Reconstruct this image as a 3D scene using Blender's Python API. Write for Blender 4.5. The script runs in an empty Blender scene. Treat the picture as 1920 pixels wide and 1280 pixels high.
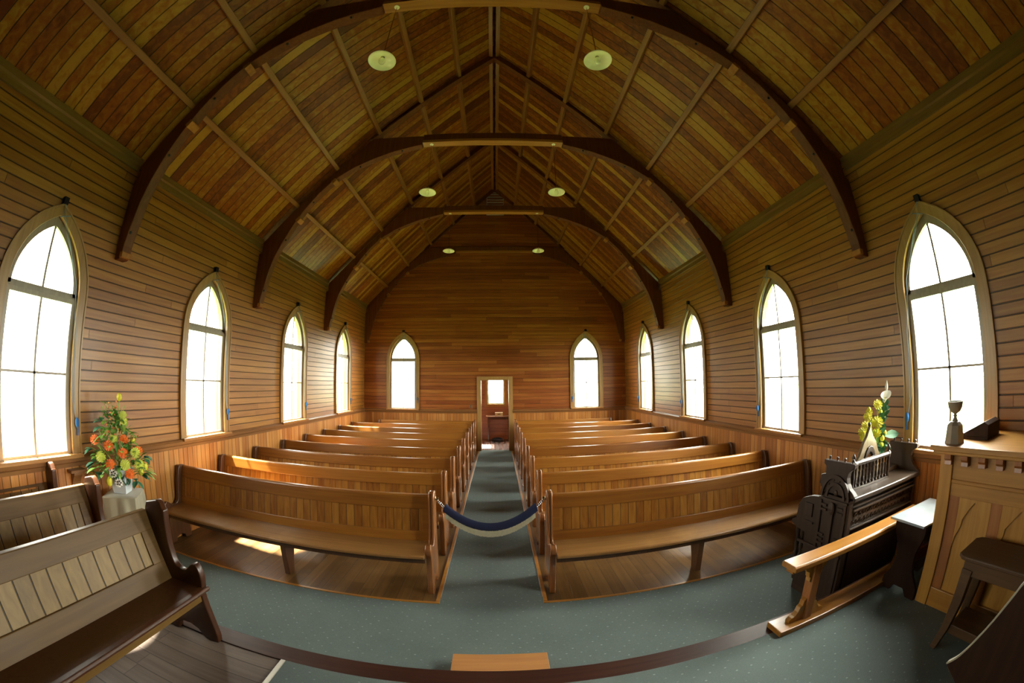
import bpy, bmesh, math, random
from mathutils import Vector, Matrix
random.seed(7)
SC = bpy.context.scene
COL = SC.collection
PI = math.pi

# ---------------------------------------------------------------- dimensions (metres)
W = 3.9          # half width of the nave
L = 10.5         # end wall
YB = -2.6        # wall behind the altar
ZC = 4.26        # ceiling meets the wall
ZR = ZC + W      # ridge of the boarded ceiling
ZD = 1.20        # top of the dado
ZS = 0.20        # chancel floor
TR = [2.372, 5.059, 7.746]
WY = [1.589, 4.037, 6.484, 8.932]      # side windows
WEX = 2.69                              # end windows
WZB, WSP, WHO = 1.15, 2.66, 0.40        # opening: bottom, springing, half width
EQ = math.sqrt(3.0)

# ---------------------------------------------------------------- mesh builder
class MB:
    def __init__(self): self.b = bmesh.new()
    def face(self, pts):
        vs = [self.b.verts.new(p) for p in pts]
        return self.b.faces.new(vs)
    def box(self, x0, x1, y0, y1, z0, z1, M=None):
        P = [(x, y, z) for x in (x0, x1) for y in (y0, y1) for z in (z0, z1)]
        if M is not None: P = [M @ Vector(p) for p in P]
        v = [self.b.verts.new(p) for p in P]
        for q in ((0,1,3,2),(4,6,7,5),(0,4,5,1),(2,3,7,6),(0,2,6,4),(1,5,7,3)):
            self.b.faces.new([v[i] for i in q])
        return self
    def prism(self, poly, axis, a, c, M=None):
        """polygon in the plane across AXIS, drawn out from a to c"""
        def mk(u, w, t):
            p = {'x': (t, u, w), 'y': (u, t, w), 'z': (u, w, t)}[axis]
            return M @ Vector(p) if M is not None else p
        A = [self.b.verts.new(mk(u, w, a)) for u, w in poly]
        B = [self.b.verts.new(mk(u, w, c)) for u, w in poly]
        n = len(poly)
        self.b.faces.new(A); self.b.faces.new(B[::-1])
        for i in range(n):
            j = (i + 1) % n
            self.b.faces.new((A[i], B[i], B[j], A[j]))
        return self
    def ring(self, outer, inner, axis, a, c, closed=False):
        """band between two polylines of equal length, drawn out along AXIS"""
        def mk(u, w, t): return {'x': (t, u, w), 'y': (u, t, w), 'z': (u, w, t)}[axis]
        n = len(outer)
        V = [[self.b.verts.new(mk(u, w, t)) for u, w in pl] for pl in (outer, inner) for t in (a, c)]
        oa, oc, ia, ic = V
        for i in range(n if closed else n - 1):
            j = (i + 1) % n
            self.b.faces.new((oa[i], oa[j], ia[j], ia[i])); self.b.faces.new((oc[i], ic[i], ic[j], oc[j]))
            self.b.faces.new((oa[i], oc[i], oc[j], oa[j])); self.b.faces.new((ia[i], ia[j], ic[j], ic[i]))
        if not closed:
            for i in (0, n - 1): self.b.faces.new((oa[i], ia[i], ic[i], oc[i]))
        return self
    def tube(self, pts, r, n=8, cap=True):
        pts = [Vector(p) for p in pts]
        rr = r if isinstance(r, (list, tuple)) else [r] * len(pts)
        prev = None; rings = []
        for i, p in enumerate(pts):
            t = (pts[min(i + 1, len(pts) - 1)] - pts[max(i - 1, 0)]).normalized()
            u = t.orthogonal().normalized() if prev is None else (prev - t * prev.dot(t)).normalized()
            prev = u; w = t.cross(u)
            rings.append([self.b.verts.new(p + (u * math.cos(2*PI*k/n) + w * math.sin(2*PI*k/n)) * rr[i]) for k in range(n)])
        for a, c in zip(rings, rings[1:]):
            for k in range(n):
                self.b.faces.new((a[k], a[(k+1) % n], c[(k+1) % n], c[k]))
        if cap: self.b.faces.new(rings[0][::-1]); self.b.faces.new(rings[-1])
        return self
    def lathe(self, prof, c=(0, 0, 0), n=20, M=None, cap=True):
        rings = []
        for r, z in prof:
            ring = []
            for k in range(n):
                p = Vector((c[0] + r*math.cos(2*PI*k/n), c[1] + r*math.sin(2*PI*k/n), c[2] + z))
                ring.append(self.b.verts.new(M @ p if M is not None else p))
            rings.append(ring)
        for a, d in zip(rings, rings[1:]):
            for k in range(n): self.b.faces.new((a[k], a[(k+1) % n], d[(k+1) % n], d[k]))
        if cap: self.b.faces.new(rings[0][::-1]); self.b.faces.new(rings[-1])
        return self
    def ball(self, c, r, s=(1, 1, 1), n=10, M=None):
        prof = [(max(1e-4, math.sin(PI*i/n)) * r, -math.cos(PI*i/n) * r) for i in range(n + 1)]
        b0 = len(self.b.verts)
        T = Matrix.Translation(Vector(c)) @ (M if M is not None else Matrix()) @ Matrix.Diagonal((s[0], s[1], s[2], 1))
        return self.lathe(prof, (0, 0, 0), n + 2, T)
    def build(self, name, mat, parent=None, bevel=0.0, smooth=False, seg=2):
        bmesh.ops.recalc_face_normals(self.b, faces=self.b.faces[:])
        me = bpy.data.meshes.new(name); self.b.to_mesh(me); self.b.free()
        me.materials.append(mat)
        if smooth:
            for p in me.polygons: p.use_smooth = True
        o = bpy.data.objects.new(name, me); COL.objects.link(o)
        if parent is not None: o.parent = parent
        if bevel > 0:
            md = o.modifiers.new('soft_edges', 'BEVEL'); md.width = bevel; md.segments = seg
            md.limit_method = 'ANGLE'; md.angle_limit = math.radians(40)
        if smooth:
            try:
                md = o.modifiers.new('edge_split', 'EDGE_SPLIT'); md.split_angle = math.radians(42)
            except Exception: pass
        return o

def tag(o, label, cat, group=None, kind=None):
    o['label'] = label; o['category'] = cat
    if group: o['group'] = group
    if kind: o['kind'] = kind
    return o
def struct(o, label, cat):
    return tag(o, label, cat, None, 'structure')
def empty(name, loc=(0, 0, 0), rz=0.0):
    o = bpy.data.objects.new(name, None); COL.objects.link(o)
    o.location = loc; o.rotation_euler = (0, 0, rz); o.empty_display_size = 0.1
    return o
def copy_tree(o, parent=None):
    c = o.copy(); COL.objects.link(c)
    if parent is not None: c.parent = parent
    for ch in list(o.children): copy_tree(ch, c)
    return c

# ---------------------------------------------------------------- materials
def new_mat(name):
    m = bpy.data.materials.new(name); m.use_nodes = True
    nt = m.node_tree; nt.nodes.clear()
    out = nt.nodes.new('ShaderNodeOutputMaterial'); bs = nt.nodes.new('ShaderNodeBsdfPrincipled')
    nt.links.new(bs.outputs[0], out.inputs[0])
    return m, nt, bs
def N(nt, t, **k):
    n = nt.nodes.new('ShaderNode' + t)
    for a, v in k.items(): setattr(n, a, v)
    return n
def mth(nt, op, a, b=None, c=None):
    n = N(nt, 'Math', operation=op)
    for i, v in enumerate((a, b, c)):
        if v is None: continue
        if isinstance(v, (int, float)): n.inputs[i].default_value = v
        else: nt.links.new(v, n.inputs[i])
    return n.outputs[0]

def wood(name, cols, grain='x', rough=0.35, board=None, width=0.1, gap=0.06, gapdark=0.75, plank=0.0, coat=0.15,
         spread=0.6, bump=0.35, spec=0.5, wear=0.0, fine=28.0):
    """varnished timber; BOARD is the axis across which boards lie side by side"""
    m, nt, bs = new_mat(name); ln = nt.links.new
    tc = N(nt, 'TexCoord'); sep = N(nt, 'SeparateXYZ'); ln(tc.outputs['Object'], sep.inputs[0])
    ax = {'x': 0, 'y': 1, 'z': 2}
    oi = N(nt, 'ObjectInfo')
    seed = mth(nt, 'MULTIPLY', oi.outputs['Random'], 37.0)
    rnd = None
    if board:
        q = mth(nt, 'DIVIDE', sep.outputs[ax[board]], width)
        q = mth(nt, 'ADD', q, 200.0)
        idx = mth(nt, 'FLOOR', q); fr = mth(nt, 'FRACT', q)
        wn = N(nt, 'TexWhiteNoise', noise_dimensions='2D')
        cv = N(nt, 'CombineXYZ'); ln(idx, cv.inputs[0])
        if plank > 0:
            sh = N(nt, 'TexWhiteNoise', noise_dimensions='1D'); ln(idx, sh.inputs['W'])
            al = mth(nt, 'ADD', mth(nt, 'DIVIDE', sep.outputs[ax[grain]], plank), mth(nt, 'MULTIPLY', sh.outputs['Value'], 9.0))
            pi_ = mth(nt, 'FLOOR', mth(nt, 'ADD', al, 50.0)); pf = mth(nt, 'FRACT', mth(nt, 'ADD', al, 50.0))
            ln(mth(nt, 'ADD', pi_, seed), cv.inputs[1])
        else:
            ln(seed, cv.inputs[1])
        ln(cv.outputs[0], wn.inputs['Vector'])
        rnd = wn.outputs['Value']
        edge = mth(nt, 'ABSOLUTE', mth(nt, 'SUBTRACT', fr, 0.5))
        mr = N(nt, 'MapRange', interpolation_type='SMOOTHSTEP'); ln(edge, mr.inputs[0])
        mr.inputs[1].default_value = 0.5 - gap; mr.inputs[2].default_value = 0.5 - gap * 0.25
        groove = mr.outputs[0]
        if plank > 0:
            e2 = mth(nt, 'ABSOLUTE', mth(nt, 'SUBTRACT', pf, 0.5))
            m2 = N(nt, 'MapRange', interpolation_type='SMOOTHSTEP'); ln(e2, m2.inputs[0])
            g2 = 0.003 / plank
            m2.inputs[1].default_value = 0.5 - g2; m2.inputs[2].default_value = 0.5 - g2 * 0.3
            groove = mth(nt, 'MAXIMUM', groove, mth(nt, 'MULTIPLY', m2.outputs[0], 0.8))
    else:
        rnd = oi.outputs['Random']
    mp = N(nt, 'Mapping'); ln(tc.outputs['Object'], mp.inputs['Vector'])
    sc = [fine, fine, fine]; sc[ax[grain]] = 1.3
    mp.inputs['Scale'].default_value = sc
    off = N(nt, 'CombineXYZ')
    o7 = mth(nt, 'ADD', mth(nt, 'MULTIPLY', rnd, 91.0), seed)
    for i in range(3): ln(o7, off.inputs[i])
    ln(off.outputs[0], mp.inputs['Location'])
    nz = N(nt, 'TexNoise'); ln(mp.outputs[0], nz.inputs['Vector'])
    nz.inputs['Scale'].default_value = 1.0; nz.inputs['Detail'].default_value = 4.0; nz.inputs['Distortion'].default_value = 0.6
    # broad blotches
    n2 = N(nt, 'TexNoise'); ln(tc.outputs['Object'], n2.inputs['Vector']); n2.inputs['Scale'].default_value = 1.1; n2.inputs['Detail'].default_value = 2.0
    f = mth(nt, 'ADD', mth(nt, 'MULTIPLY', mth(nt, 'SUBTRACT', nz.outputs['Fac'], 0.5), 1.0), mth(nt, 'MULTIPLY', mth(nt, 'SUBTRACT', rnd, 0.5), spread))
    f = mth(nt, 'ADD', mth(nt, 'ADD', f, mth(nt, 'MULTIPLY', mth(nt, 'SUBTRACT', n2.outputs['Fac'], 0.5), 0.35)), 0.5)
    cr = N(nt, 'ValToRGB'); ln(f, cr.inputs[0])
    el = cr.color_ramp.elements
    el[0].position = 0.12; el[1].position = 0.88
    el[0].color = (*cols[0], 1); el[1].color = (*cols[-1], 1)
    for i, c in enumerate(cols[1:-1]):
        e = el.new(0.12 + 0.76 * (i + 1) / (len(cols) - 1)); e.color = (*c, 1)
    colr = cr.outputs[0]
    if wear > 0:
        w1 = N(nt, 'TexNoise'); ln(tc.outputs['Object'], w1.inputs['Vector']); w1.inputs['Scale'].default_value = 3.5; w1.inputs['Detail'].default_value = 5.0
        wr = N(nt, 'MapRange'); ln(w1.outputs['Fac'], wr.inputs[0]); wr.inputs[1].default_value = 0.55; wr.inputs[2].default_value = 0.75
        mw = N(nt, 'Mix', data_type='RGBA'); ln(mth(nt, 'MULTIPLY', wr.outputs[0], wear), mw.inputs[0]); ln(colr, mw.inputs[6])
        mw.inputs[7].default_value = (cols[-1][0]*1.7, cols[-1][1]*1.8, cols[-1][2]*2.0, 1); colr = mw.outputs[2]
    hgt = mth(nt, 'MULTIPLY', nz.outputs['Fac'], 0.12)
    if board:
        mx = N(nt, 'Mix', data_type='RGBA'); ln(mth(nt, 'MULTIPLY', groove, gapdark), mx.inputs[0]); ln(colr, mx.inputs[6])
        mx.inputs[7].default_value = (0.012, 0.006, 0.003, 1); colr = mx.outputs[2]
        hgt = mth(nt, 'SUBTRACT', hgt, groove)
    bp = N(nt, 'Bump'); bp.inputs['Strength'].default_value = bump; bp.inputs['Distance'].default_value = 0.006
    ln(hgt, bp.inputs['Height'])
    ln(colr, bs.inputs['Base Color']); ln(bp.outputs[0], bs.inputs['Normal'])
    rg = mth(nt, 'ADD', mth(nt, 'MULTIPLY', mth(nt, 'SUBTRACT', n2.outputs['Fac'], 0.5), 0.25), rough)
    rg = mth(nt, 'MINIMUM', rg, 0.265) if rough < 0.27 else mth(nt, 'MAXIMUM', rg, 0.29)
    ln(rg, bs.inputs['Roughness'])
    bs.inputs['Specular IOR Level'].default_value = spec
    bs.inputs['Coat Weight'].default_value = coat; bs.inputs['Coat Roughness'].default_value = 0.18
    return m

def plain(name, col, rough=0.5, metal=0.0, var=0.0, scale=8.0, sheen=0.0, trans=0.0, coat=0.0, bump=0.0):
    m, nt, bs = new_mat(name); ln = nt.links.new
    bs.inputs['Roughness'].default_value = rough; bs.inputs['Metallic'].default_value = metal
    bs.inputs['Coat Weight'].default_value = coat
    tc = N(nt, 'TexCoord'); nz = N(nt, 'TexNoise'); ln(tc.outputs['Object'], nz.inputs['Vector']); nz.inputs['Scale'].default_value = scale
    nz.inputs['Detail'].default_value = 3.0
    mx = N(nt, 'Mix', data_type='RGBA'); ln(nz.outputs['Fac'], mx.inputs[0])
    mx.inputs[6].default_value = (*[max(0, c * (1 - var)) for c in col], 1); mx.inputs[7].default_value = (*[min(1, c * (1 + var)) for c in col], 1)
    ln(mx.outputs[2], bs.inputs['Base Color'])
    if sheen: bs.inputs['Sheen Weight'].default_value = sheen
    if bump:
        b = N(nt, 'Bump'); b.inputs['Strength'].default_value = bump; b.inputs['Distance'].default_value = 0.01
        ln(nz.outputs['Fac'], b.inputs['Height']); ln(b.outputs[0], bs.inputs['Normal'])
    return m

def glass_mat():
    m = bpy.data.materials.new('window_glass'); m.use_nodes = True; nt = m.node_tree; nt.nodes.clear()
    out = N(nt, 'OutputMaterial'); mix = N(nt, 'MixShader'); tr = N(nt, 'BsdfTransparent'); gl = N(nt, 'BsdfGlossy')
    tr.inputs[0].default_value = (0.97, 0.985, 0.97, 1); gl.inputs['Roughness'].default_value = 0.05
    lw = N(nt, 'LayerWeight'); lw.inputs[0].default_value = 0.5
    fr = mth(nt, 'ADD', mth(nt, 'MULTIPLY', mth(nt, 'POWER', lw.outputs['Facing'], 5.0), 0.55), 0.025)
    nt.links.new(fr, mix.inputs[0]); nt.links.new(tr.outputs[0], mix.inputs[1]); nt.links.new(gl.outputs[0], mix.inputs[2])
    nt.links.new(mix.outputs[0], out.inputs[0])
    return m

def carpet_mat():
    m, nt, bs = new_mat('dotted_grey_green_carpet'); ln = nt.links.new
    tc = N(nt, 'TexCoord')
    mp = N(nt, 'Mapping'); ln(tc.outputs['Object'], mp.inputs[0]); mp.inputs['Rotation'].default_value = (0, 0, math.radians(45)); mp.inputs['Scale'].default_value = (13, 13, 0)
    sep = N(nt, 'SeparateXYZ'); ln(mp.outputs[0], sep.inputs[0])
    # small flecks on a diamond grid
    fx = mth(nt, 'SUBTRACT', mth(nt, 'FRACT', sep.outputs[0]), 0.5); fy = mth(nt, 'SUBTRACT', mth(nt, 'FRACT', sep.outputs[1]), 0.5)
    # fleck elongated along X of the room
    u = mth(nt, 'MULTIPLY', mth(nt, 'ADD', fx, fy), 0.75); v = mth(nt, 'MULTIPLY', mth(nt, 'SUBTRACT', fx, fy), 1.3)
    d = mth(nt, 'SQRT', mth(nt, 'ADD', mth(nt, 'POWER', u, 2.0), mth(nt, 'POWER', v, 2.0)))
    dm = N(nt, 'MapRange', interpolation_type='SMOOTHSTEP'); ln(d, dm.inputs[0]); dm.inputs[1].default_value = 0.15; dm.inputs[2].default_value = 0.07
    wn = N(nt, 'TexWhiteNoise', noise_dimensions='2D'); fl = N(nt, 'VectorMath', operation='FLOOR'); ln(mp.outputs[0], fl.inputs[0]); ln(fl.outputs[0], wn.inputs['Vector'])
    dot = mth(nt, 'MULTIPLY', dm.outputs[0], mth(nt, 'ADD', mth(nt, 'MULTIPLY', wn.outputs['Value'], 0.55), 0.02))
    nz = N(nt, 'TexNoise'); ln(tc.outputs['Object'], nz.inputs[0]); nz.inputs['Scale'].default_value = 180.0; nz.inputs['Detail'].default_value = 3.0
    n2 = N(nt, 'TexNoise'); ln(tc.outputs['Object'], n2.inputs[0]); n2.inputs['Scale'].default_value = 2.0; n2.inputs['Detail'].default_value = 3.0
    f = mth(nt, 'ADD', mth(nt, 'MULTIPLY', nz.outputs['Fac'], 0.6), mth(nt, 'MULTIPLY', n2.outputs['Fac'], 0.4))
    cr = N(nt, 'ValToRGB'); ln(f, cr.inputs[0]); el = cr.color_ramp.elements
    el[0].position = 0.25; el[0].color = (0.095, 0.124, 0.117, 1); el[1].position = 0.75; el[1].color = (0.165, 0.202, 0.188, 1)
    mx = N(nt, 'Mix', data_type='RGBA'); ln(dot, mx.inputs[0]); ln(cr.outputs[0], mx.inputs[6]); mx.inputs[7].default_value = (0.36, 0.44, 0.40, 1)
    ln(mx.outputs[2], bs.inputs['Base Color']); bs.inputs['Roughness'].default_value = 0.95; bs.inputs['Specular IOR Level'].default_value = 0.15
    b = N(nt, 'Bump'); b.inputs['Strength'].default_value = 0.4; b.inputs['Distance'].default_value = 0.004; ln(nz.outputs['Fac'], b.inputs['Height']); ln(b.outputs[0], bs.inputs['Normal'])
    return m

RED0, RED1, RED2, RED3 = (0.115, 0.036, 0.012), (0.185, 0.066, 0.020), (0.255, 0.105, 0.032), (0.33, 0.16, 0.052)
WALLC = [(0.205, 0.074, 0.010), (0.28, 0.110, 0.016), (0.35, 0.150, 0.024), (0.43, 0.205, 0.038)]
DADOC = [(0.29, 0.098, 0.020), (0.40, 0.155, 0.034), (0.50, 0.22, 0.052), (0.58, 0.29, 0.078)]
CEILC = [(0.13, 0.030, 0.004), (0.235, 0.063, 0.006), (0.30, 0.118, 0.010), (0.40, 0.21, 0.026)]
PEWC = [(0.21, 0.070, 0.010), (0.30, 0.114, 0.016), (0.385, 0.165, 0.025), (0.46, 0.22, 0.036)]
M = {}
M['wall_side'] = wood('varnished_wall_boards', WALLC, 'y', 0.40, 'z', 0.1, 0.085, 0.9, plank=4.6, coat=0.08, spread=0.38, bump=1.0, spec=0.5)
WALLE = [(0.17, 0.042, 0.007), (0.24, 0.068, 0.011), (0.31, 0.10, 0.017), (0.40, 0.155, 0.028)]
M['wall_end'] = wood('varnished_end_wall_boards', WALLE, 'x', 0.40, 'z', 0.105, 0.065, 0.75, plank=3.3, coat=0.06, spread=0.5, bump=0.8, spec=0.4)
M['dado_y'] = wood('dado_boards_side', DADOC, 'z', 0.34, 'y', 0.085, 0.055, 0.8, spread=0.5, bump=0.8)
M['dado_x'] = wood('dado_boards_end', DADOC, 'z', 0.34, 'x', 0.085, 0.055, 0.8, spread=0.5, bump=0.8)
M['ceil'] = wood('ceiling_boards', CEILC, 'x', 0.42, 'y', 0.128, 0.055, 0.9, spread=0.85, bump=1.0, coat=0.0, fine=16.0, spec=0.25)
M['purlin'] = wood('purlin_timber', [(0.19, 0.068, 0.010), (0.26, 0.105, 0.017), (0.33, 0.15, 0.028)], 'y', 0.5, spread=0.4)
M['truss'] = wood('dark_truss_timber', [(0.085, 0.024, 0.007), (0.13, 0.040, 0.011), (0.18, 0.062, 0.017)], 'z', 0.55, spread=0.3, spec=0.25, coat=0.02)
M['truss_lip'] = wood('golden_truss_edge', [(0.24, 0.09, 0.017), (0.36, 0.15, 0.028), (0.45, 0.21, 0.045)], 'x', 0.5, spread=0.3, spec=0.3, coat=0.05)
M['casing'] = wood('window_casing_timber', [(0.25, 0.135, 0.040), (0.34, 0.195, 0.060), (0.42, 0.255, 0.085)], 'z', 0.36, spread=0.3, bump=0.2)
M['sash'] = wood('painted_glare_sash_timber', [(0.20, 0.17, 0.11), (0.27, 0.22, 0.15), (0.33, 0.28, 0.19)], 'z', 0.4, spread=0.3, bump=0.15)  # timber colour lightened to stand in for glare around the panes
M['sill'] = wood('orange_sill_timber', [(0.27, 0.12, 0.035), (0.36, 0.17, 0.05), (0.44, 0.23, 0.08)], 'y', 0.25, spread=0.3, bump=0.15, coat=0.4)
M['trim'] = wood('trim_timber_long', [(0.17, 0.075, 0.024), (0.23, 0.105, 0.035), (0.29, 0.14, 0.048)], 'y', 0.32, spread=0.3, bump=0.2)
M['trim_x'] = wood('trim_timber_cross', [(0.17, 0.075, 0.024), (0.23, 0.105, 0.035), (0.29, 0.14, 0.048)], 'x', 0.32, spread=0.3, bump=0.2)
M['cornice'] = wood('cornice_timber', [(0.13, 0.07, 0.018), (0.19, 0.105, 0.028), (0.24, 0.14, 0.042)], 'y', 0.35, spread=0.3, bump=0.2)
M['pew_panel'] = wood('pew_back_boards', PEWC, 'z', 0.32, 'x', 0.084, 0.05, 0.8, spread=0.42, bump=0.8, coat=0.15)
M['pew_x'] = wood('pew_timber_long', PEWC[:3], 'x', 0.28, spread=0.35, bump=0.15, coat=0.25)
M['pew_seat'] = wood('worn_pew_seat', [(0.19, 0.085, 0.024), (0.26, 0.125, 0.036), (0.33, 0.175, 0.055)], 'x', 0.3, spread=0.3, bump=0.2, coat=0.35, wear=0.35)
M['pew_end'] = wood('pew_end_timber', [(0.20, 0.07, 0.02), (0.28, 0.105, 0.03), (0.34, 0.14, 0.042)], 'z', 0.22, spread=0.3, bump=0.15, coat=0.6)
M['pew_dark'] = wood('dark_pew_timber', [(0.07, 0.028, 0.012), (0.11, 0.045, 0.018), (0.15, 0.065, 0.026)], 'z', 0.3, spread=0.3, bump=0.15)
M['floor'] = wood('old_floor_boards', [(0.075, 0.036, 0.010), (0.115, 0.057, 0.016), (0.165, 0.088, 0.028)], 'y', 0.36, 'x', 0.125, 0.03, 0.8, plank=2.6, spread=0.6, bump=0.4, coat=0.12, wear=0.3)
M['floor_x'] = wood('grey_chancel_boards', [(0.085, 0.058, 0.044), (0.125, 0.088, 0.067), (0.165, 0.122, 0.094)], 'x', 0.52, 'y', 0.135, 0.025, 0.8, plank=1.7, spread=0.5, bump=0.35, coat=0.0, wear=0.12, spec=0.25)
M['nosing'] = wood('dark_step_nosing', [(0.032, 0.011, 0.007), (0.05, 0.017, 0.010), (0.075, 0.028, 0.016)], 'x', 0.45, spread=0.3, bump=0.15, coat=0.0, wear=0.06, spec=0.2)
M['new_board'] = wood('new_orange_board', [(0.40, 0.17, 0.055), (0.48, 0.22, 0.075), (0.55, 0.27, 0.10)], 'x', 0.4, spread=0.2, bump=0.1)
M['stall_panel'] = wood('choir_stall_boards', [(0.125, 0.072, 0.015), (0.18, 0.106, 0.024), (0.235, 0.145, 0.037)], 'z', 0.40, 'y', 0.112, 0.055, 0.95, spread=0.45, bump=0.8, coat=0.0, wear=0.06, spec=0.22)
M['stall_y'] = wood('choir_stall_timber', [(0.085, 0.043, 0.010), (0.12, 0.064, 0.016), (0.16, 0.09, 0.025)], 'y', 0.42, spread=0.3, bump=0.12, coat=0.0, spec=0.18)
M['stall_end'] = wood('choir_stall_end_timber', [(0.038, 0.013, 0.005), (0.055, 0.019, 0.007), (0.08, 0.029, 0.010)], 'z', 0.32, spread=0.3, bump=0.12, coat=0.12, spec=0.4)
M['ebony'] = wood('black_organ_timber', [(0.024, 0.015, 0.010), (0.04, 0.025, 0.016), (0.06, 0.038, 0.024)], 'x', 0.34, spread=0.3, bump=0.15, coat=0.1, spec=0.4)
M['ebony_end'] = wood('brown_black_organ_end', [(0.030, 0.017, 0.010), (0.043, 0.025, 0.015), (0.06, 0.036, 0.022)], 'z', 0.5, spread=0.3, bump=0.2, coat=0.02, spec=0.3)
M['oak'] = wood('golden_pulpit_timber', [(0.31, 0.135, 0.018), (0.41, 0.195, 0.029), (0.50, 0.26, 0.046)], 'z', 0.42, spread=0.3, bump=0.15, coat=0.08)
M['oak_y'] = wood('golden_pulpit_rail_timber', [(0.31, 0.135, 0.018), (0.41, 0.195, 0.029), (0.50, 0.26, 0.046)], 'y', 0.42, spread=0.3, bump=0.15, coat=0.08)
M['oak_x'] = wood('golden_rail_timber', [(0.27, 0.105, 0.016), (0.36, 0.155, 0.026), (0.44, 0.21, 0.042)], 'x', 0.28, spread=0.3, bump=0.12, coat=0.2)
M['oak_red'] = wood('red_brown_pulpit_stile', [(0.24, 0.080, 0.017), (0.31, 0.113, 0.026), (0.38, 0.15, 0.04)], 'z', 0.34, spread=0.3, bump=0.15)
M['stool'] = wood('dull_brown_stool_timber', [(0.06, 0.03, 0.011), (0.085, 0.043, 0.016), (0.115, 0.06, 0.024)], 'y', 0.5, spread=0.3, bump=0.15, coat=0.0, spec=0.3)
M['pediment'] = wood('painted_sheen_pediment_timber', [(0.16, 0.12, 0.07), (0.22, 0.17, 0.10), (0.28, 0.22, 0.14)], 'z', 0.25, spread=0.3, bump=0.1, coat=0.5)  # tan lightened to imitate window light reflected off the pediment
M['dark'] = wood('near_black_timber', [(0.020, 0.010, 0.006), (0.03, 0.014, 0.008), (0.042, 0.02, 0.011)], 'z', 0.5, spread=0.3, bump=0.1, coat=0.0, spec=0.1)
M['porch'] = wood('reddish_porch_boards', [(0.25, 0.10, 0.06), (0.34, 0.15, 0.09), (0.42, 0.21, 0.13)], 'x', 0.5, 'z', 0.13, 0.05, 0.6, spread=0.4)
M['porch_floor'] = wood('pale_porch_floor', [(0.18, 0.13, 0.12), (0.26, 0.19, 0.17), (0.34, 0.26, 0.24)], 'y', 0.25, 'x', 0.12, 0.03, 0.6, spread=0.4, coat=0.3)
M['glass'] = glass_mat()
M['carpet'] = carpet_mat()
M['shade'] = plain('pale_glass_shade', (0.90, 0.92, 0.72), 0.25, var=0.04, scale=20, coat=0.3)
M['white'] = plain('white_ceramic', (0.75, 0.77, 0.78), 0.3, var=0.03, coat=0.3)
M['white_paint'] = plain('white_painted_louvre', (0.55, 0.50, 0.52), 0.5, var=0.08)
M['brass'] = plain('dull_brass', (0.62, 0.52, 0.30), 0.25, 1.0, 0.1)
M['chrome'] = plain('bright_metal', (0.75, 0.75, 0.75), 0.18, 1.0, 0.05)
M['alu'] = plain('aluminium_strip', (0.50, 0.48, 0.42), 0.4, 0.8, 0.1)
M['iron'] = plain('black_iron', (0.02, 0.02, 0.022), 0.4, 0.6, 0.2)
M['cord'] = plain('grey_blue_cord', (0.20, 0.25, 0.33), 0.8, var=0.15)
M['blue'] = plain('blue_cord_knot', (0.02, 0.12, 0.36), 0.8, var=0.2)
M['velvet'] = plain('navy_velvet', (0.007, 0.012, 0.055), 0.8, var=0.2, sheen=0.08)
M['fringe'] = plain('cream_fringe', (0.68, 0.64, 0.46), 0.9, var=0.15, scale=60)
M['cloth'] = plain('beige_cloth', (0.33, 0.30, 0.20), 0.6, var=0.06, sheen=0.4)
M['vase'] = plain('pale_blue_white_vase', (0.66, 0.72, 0.76), 0.35, var=0.05, coat=0.2)
M['leaf'] = plain('green_leaf', (0.10, 0.26, 0.04), 0.45, var=0.45, scale=18)
M['leaf2'] = plain('light_green_leaf', (0.28, 0.48, 0.08), 0.45, var=0.35, scale=18)
M['leaf_blue'] = plain('blue_green_leaf', (0.05, 0.18, 0.09), 0.45, var=0.3, scale=18)
M['orange'] = plain('orange_petals', (0.85, 0.19, 0.02), 0.5, var=0.2, scale=40)
M['lime'] = plain('lime_yellow_petals', (0.62, 0.68, 0.10), 0.5, var=0.15, scale=40)
M['yellow'] = plain('yellow_petals', (0.70, 0.66, 0.04), 0.5, var=0.15, scale=40)
M['white_petal'] = plain('white_petals', (0.80, 0.78, 0.68), 0.45, var=0.05)
M['black_petal'] = plain('dark_petal_centres', (0.015, 0.012, 0.02), 0.6, var=0.1)
M['berry'] = plain('orange_berries', (0.65, 0.20, 0.05), 0.4, var=0.2)
M['reflection_top'] = plain('painted_window_reflection', (0.30, 0.35, 0.38), 0.2, var=0.25, scale=9, coat=0.4)  # pale bluish tone stands in for the window reflected in the table top
M['grass'] = plain('lawn', (0.10, 0.16, 0.05), 0.9, var=0.4, scale=3)
M['box'] = plain('cream_box', (0.60, 0.52, 0.33), 0.6, var=0.1)
M['black'] = plain('black_plastic', (0.01, 0.01, 0.014), 0.4, var=0.2)
M['stone'] = plain('tan_wood_chalice', (0.24, 0.20, 0.14), 0.5, var=0.2)
M['switch'] = plain('brown_switch_plate', (0.22, 0.12, 0.05), 0.4, var=0.1)

# ---------------------------------------------------------------- setting: walls, ceiling, floors
def arch_pts(hw, zb, zs, n=10, cx=0.0):
    """pointed outline: bottom left -> apex -> bottom right (equilateral two-centred arch)"""
    R = 2 * hw
    left = [(cx - hw, zb)]
    for i in range(n + 1):
        a = PI - (PI / 3) * i / n
        left.append((cx + hw + R * math.cos(a), zs + R * math.sin(a)))
    right = [(2 * cx - u, w) for u, w in left[::-1][1:]]
    return left + right
def arch_offset(hw, d, zb, zs, n=10, cx=0.0):
    """the same outline pushed outwards by d"""
    R = 2 * hw + d
    left = [(cx - hw - d, zb)]
    amax = math.acos(-hw / R)
    for i in range(n + 1):
        a = PI - (PI - amax) * i / n
        left.append((cx + hw + R * math.cos(a), zs + R * math.sin(a)))
    right = [(2 * cx - u, w) for u, w in left[::-1][1:]]
    return left + right

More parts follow.
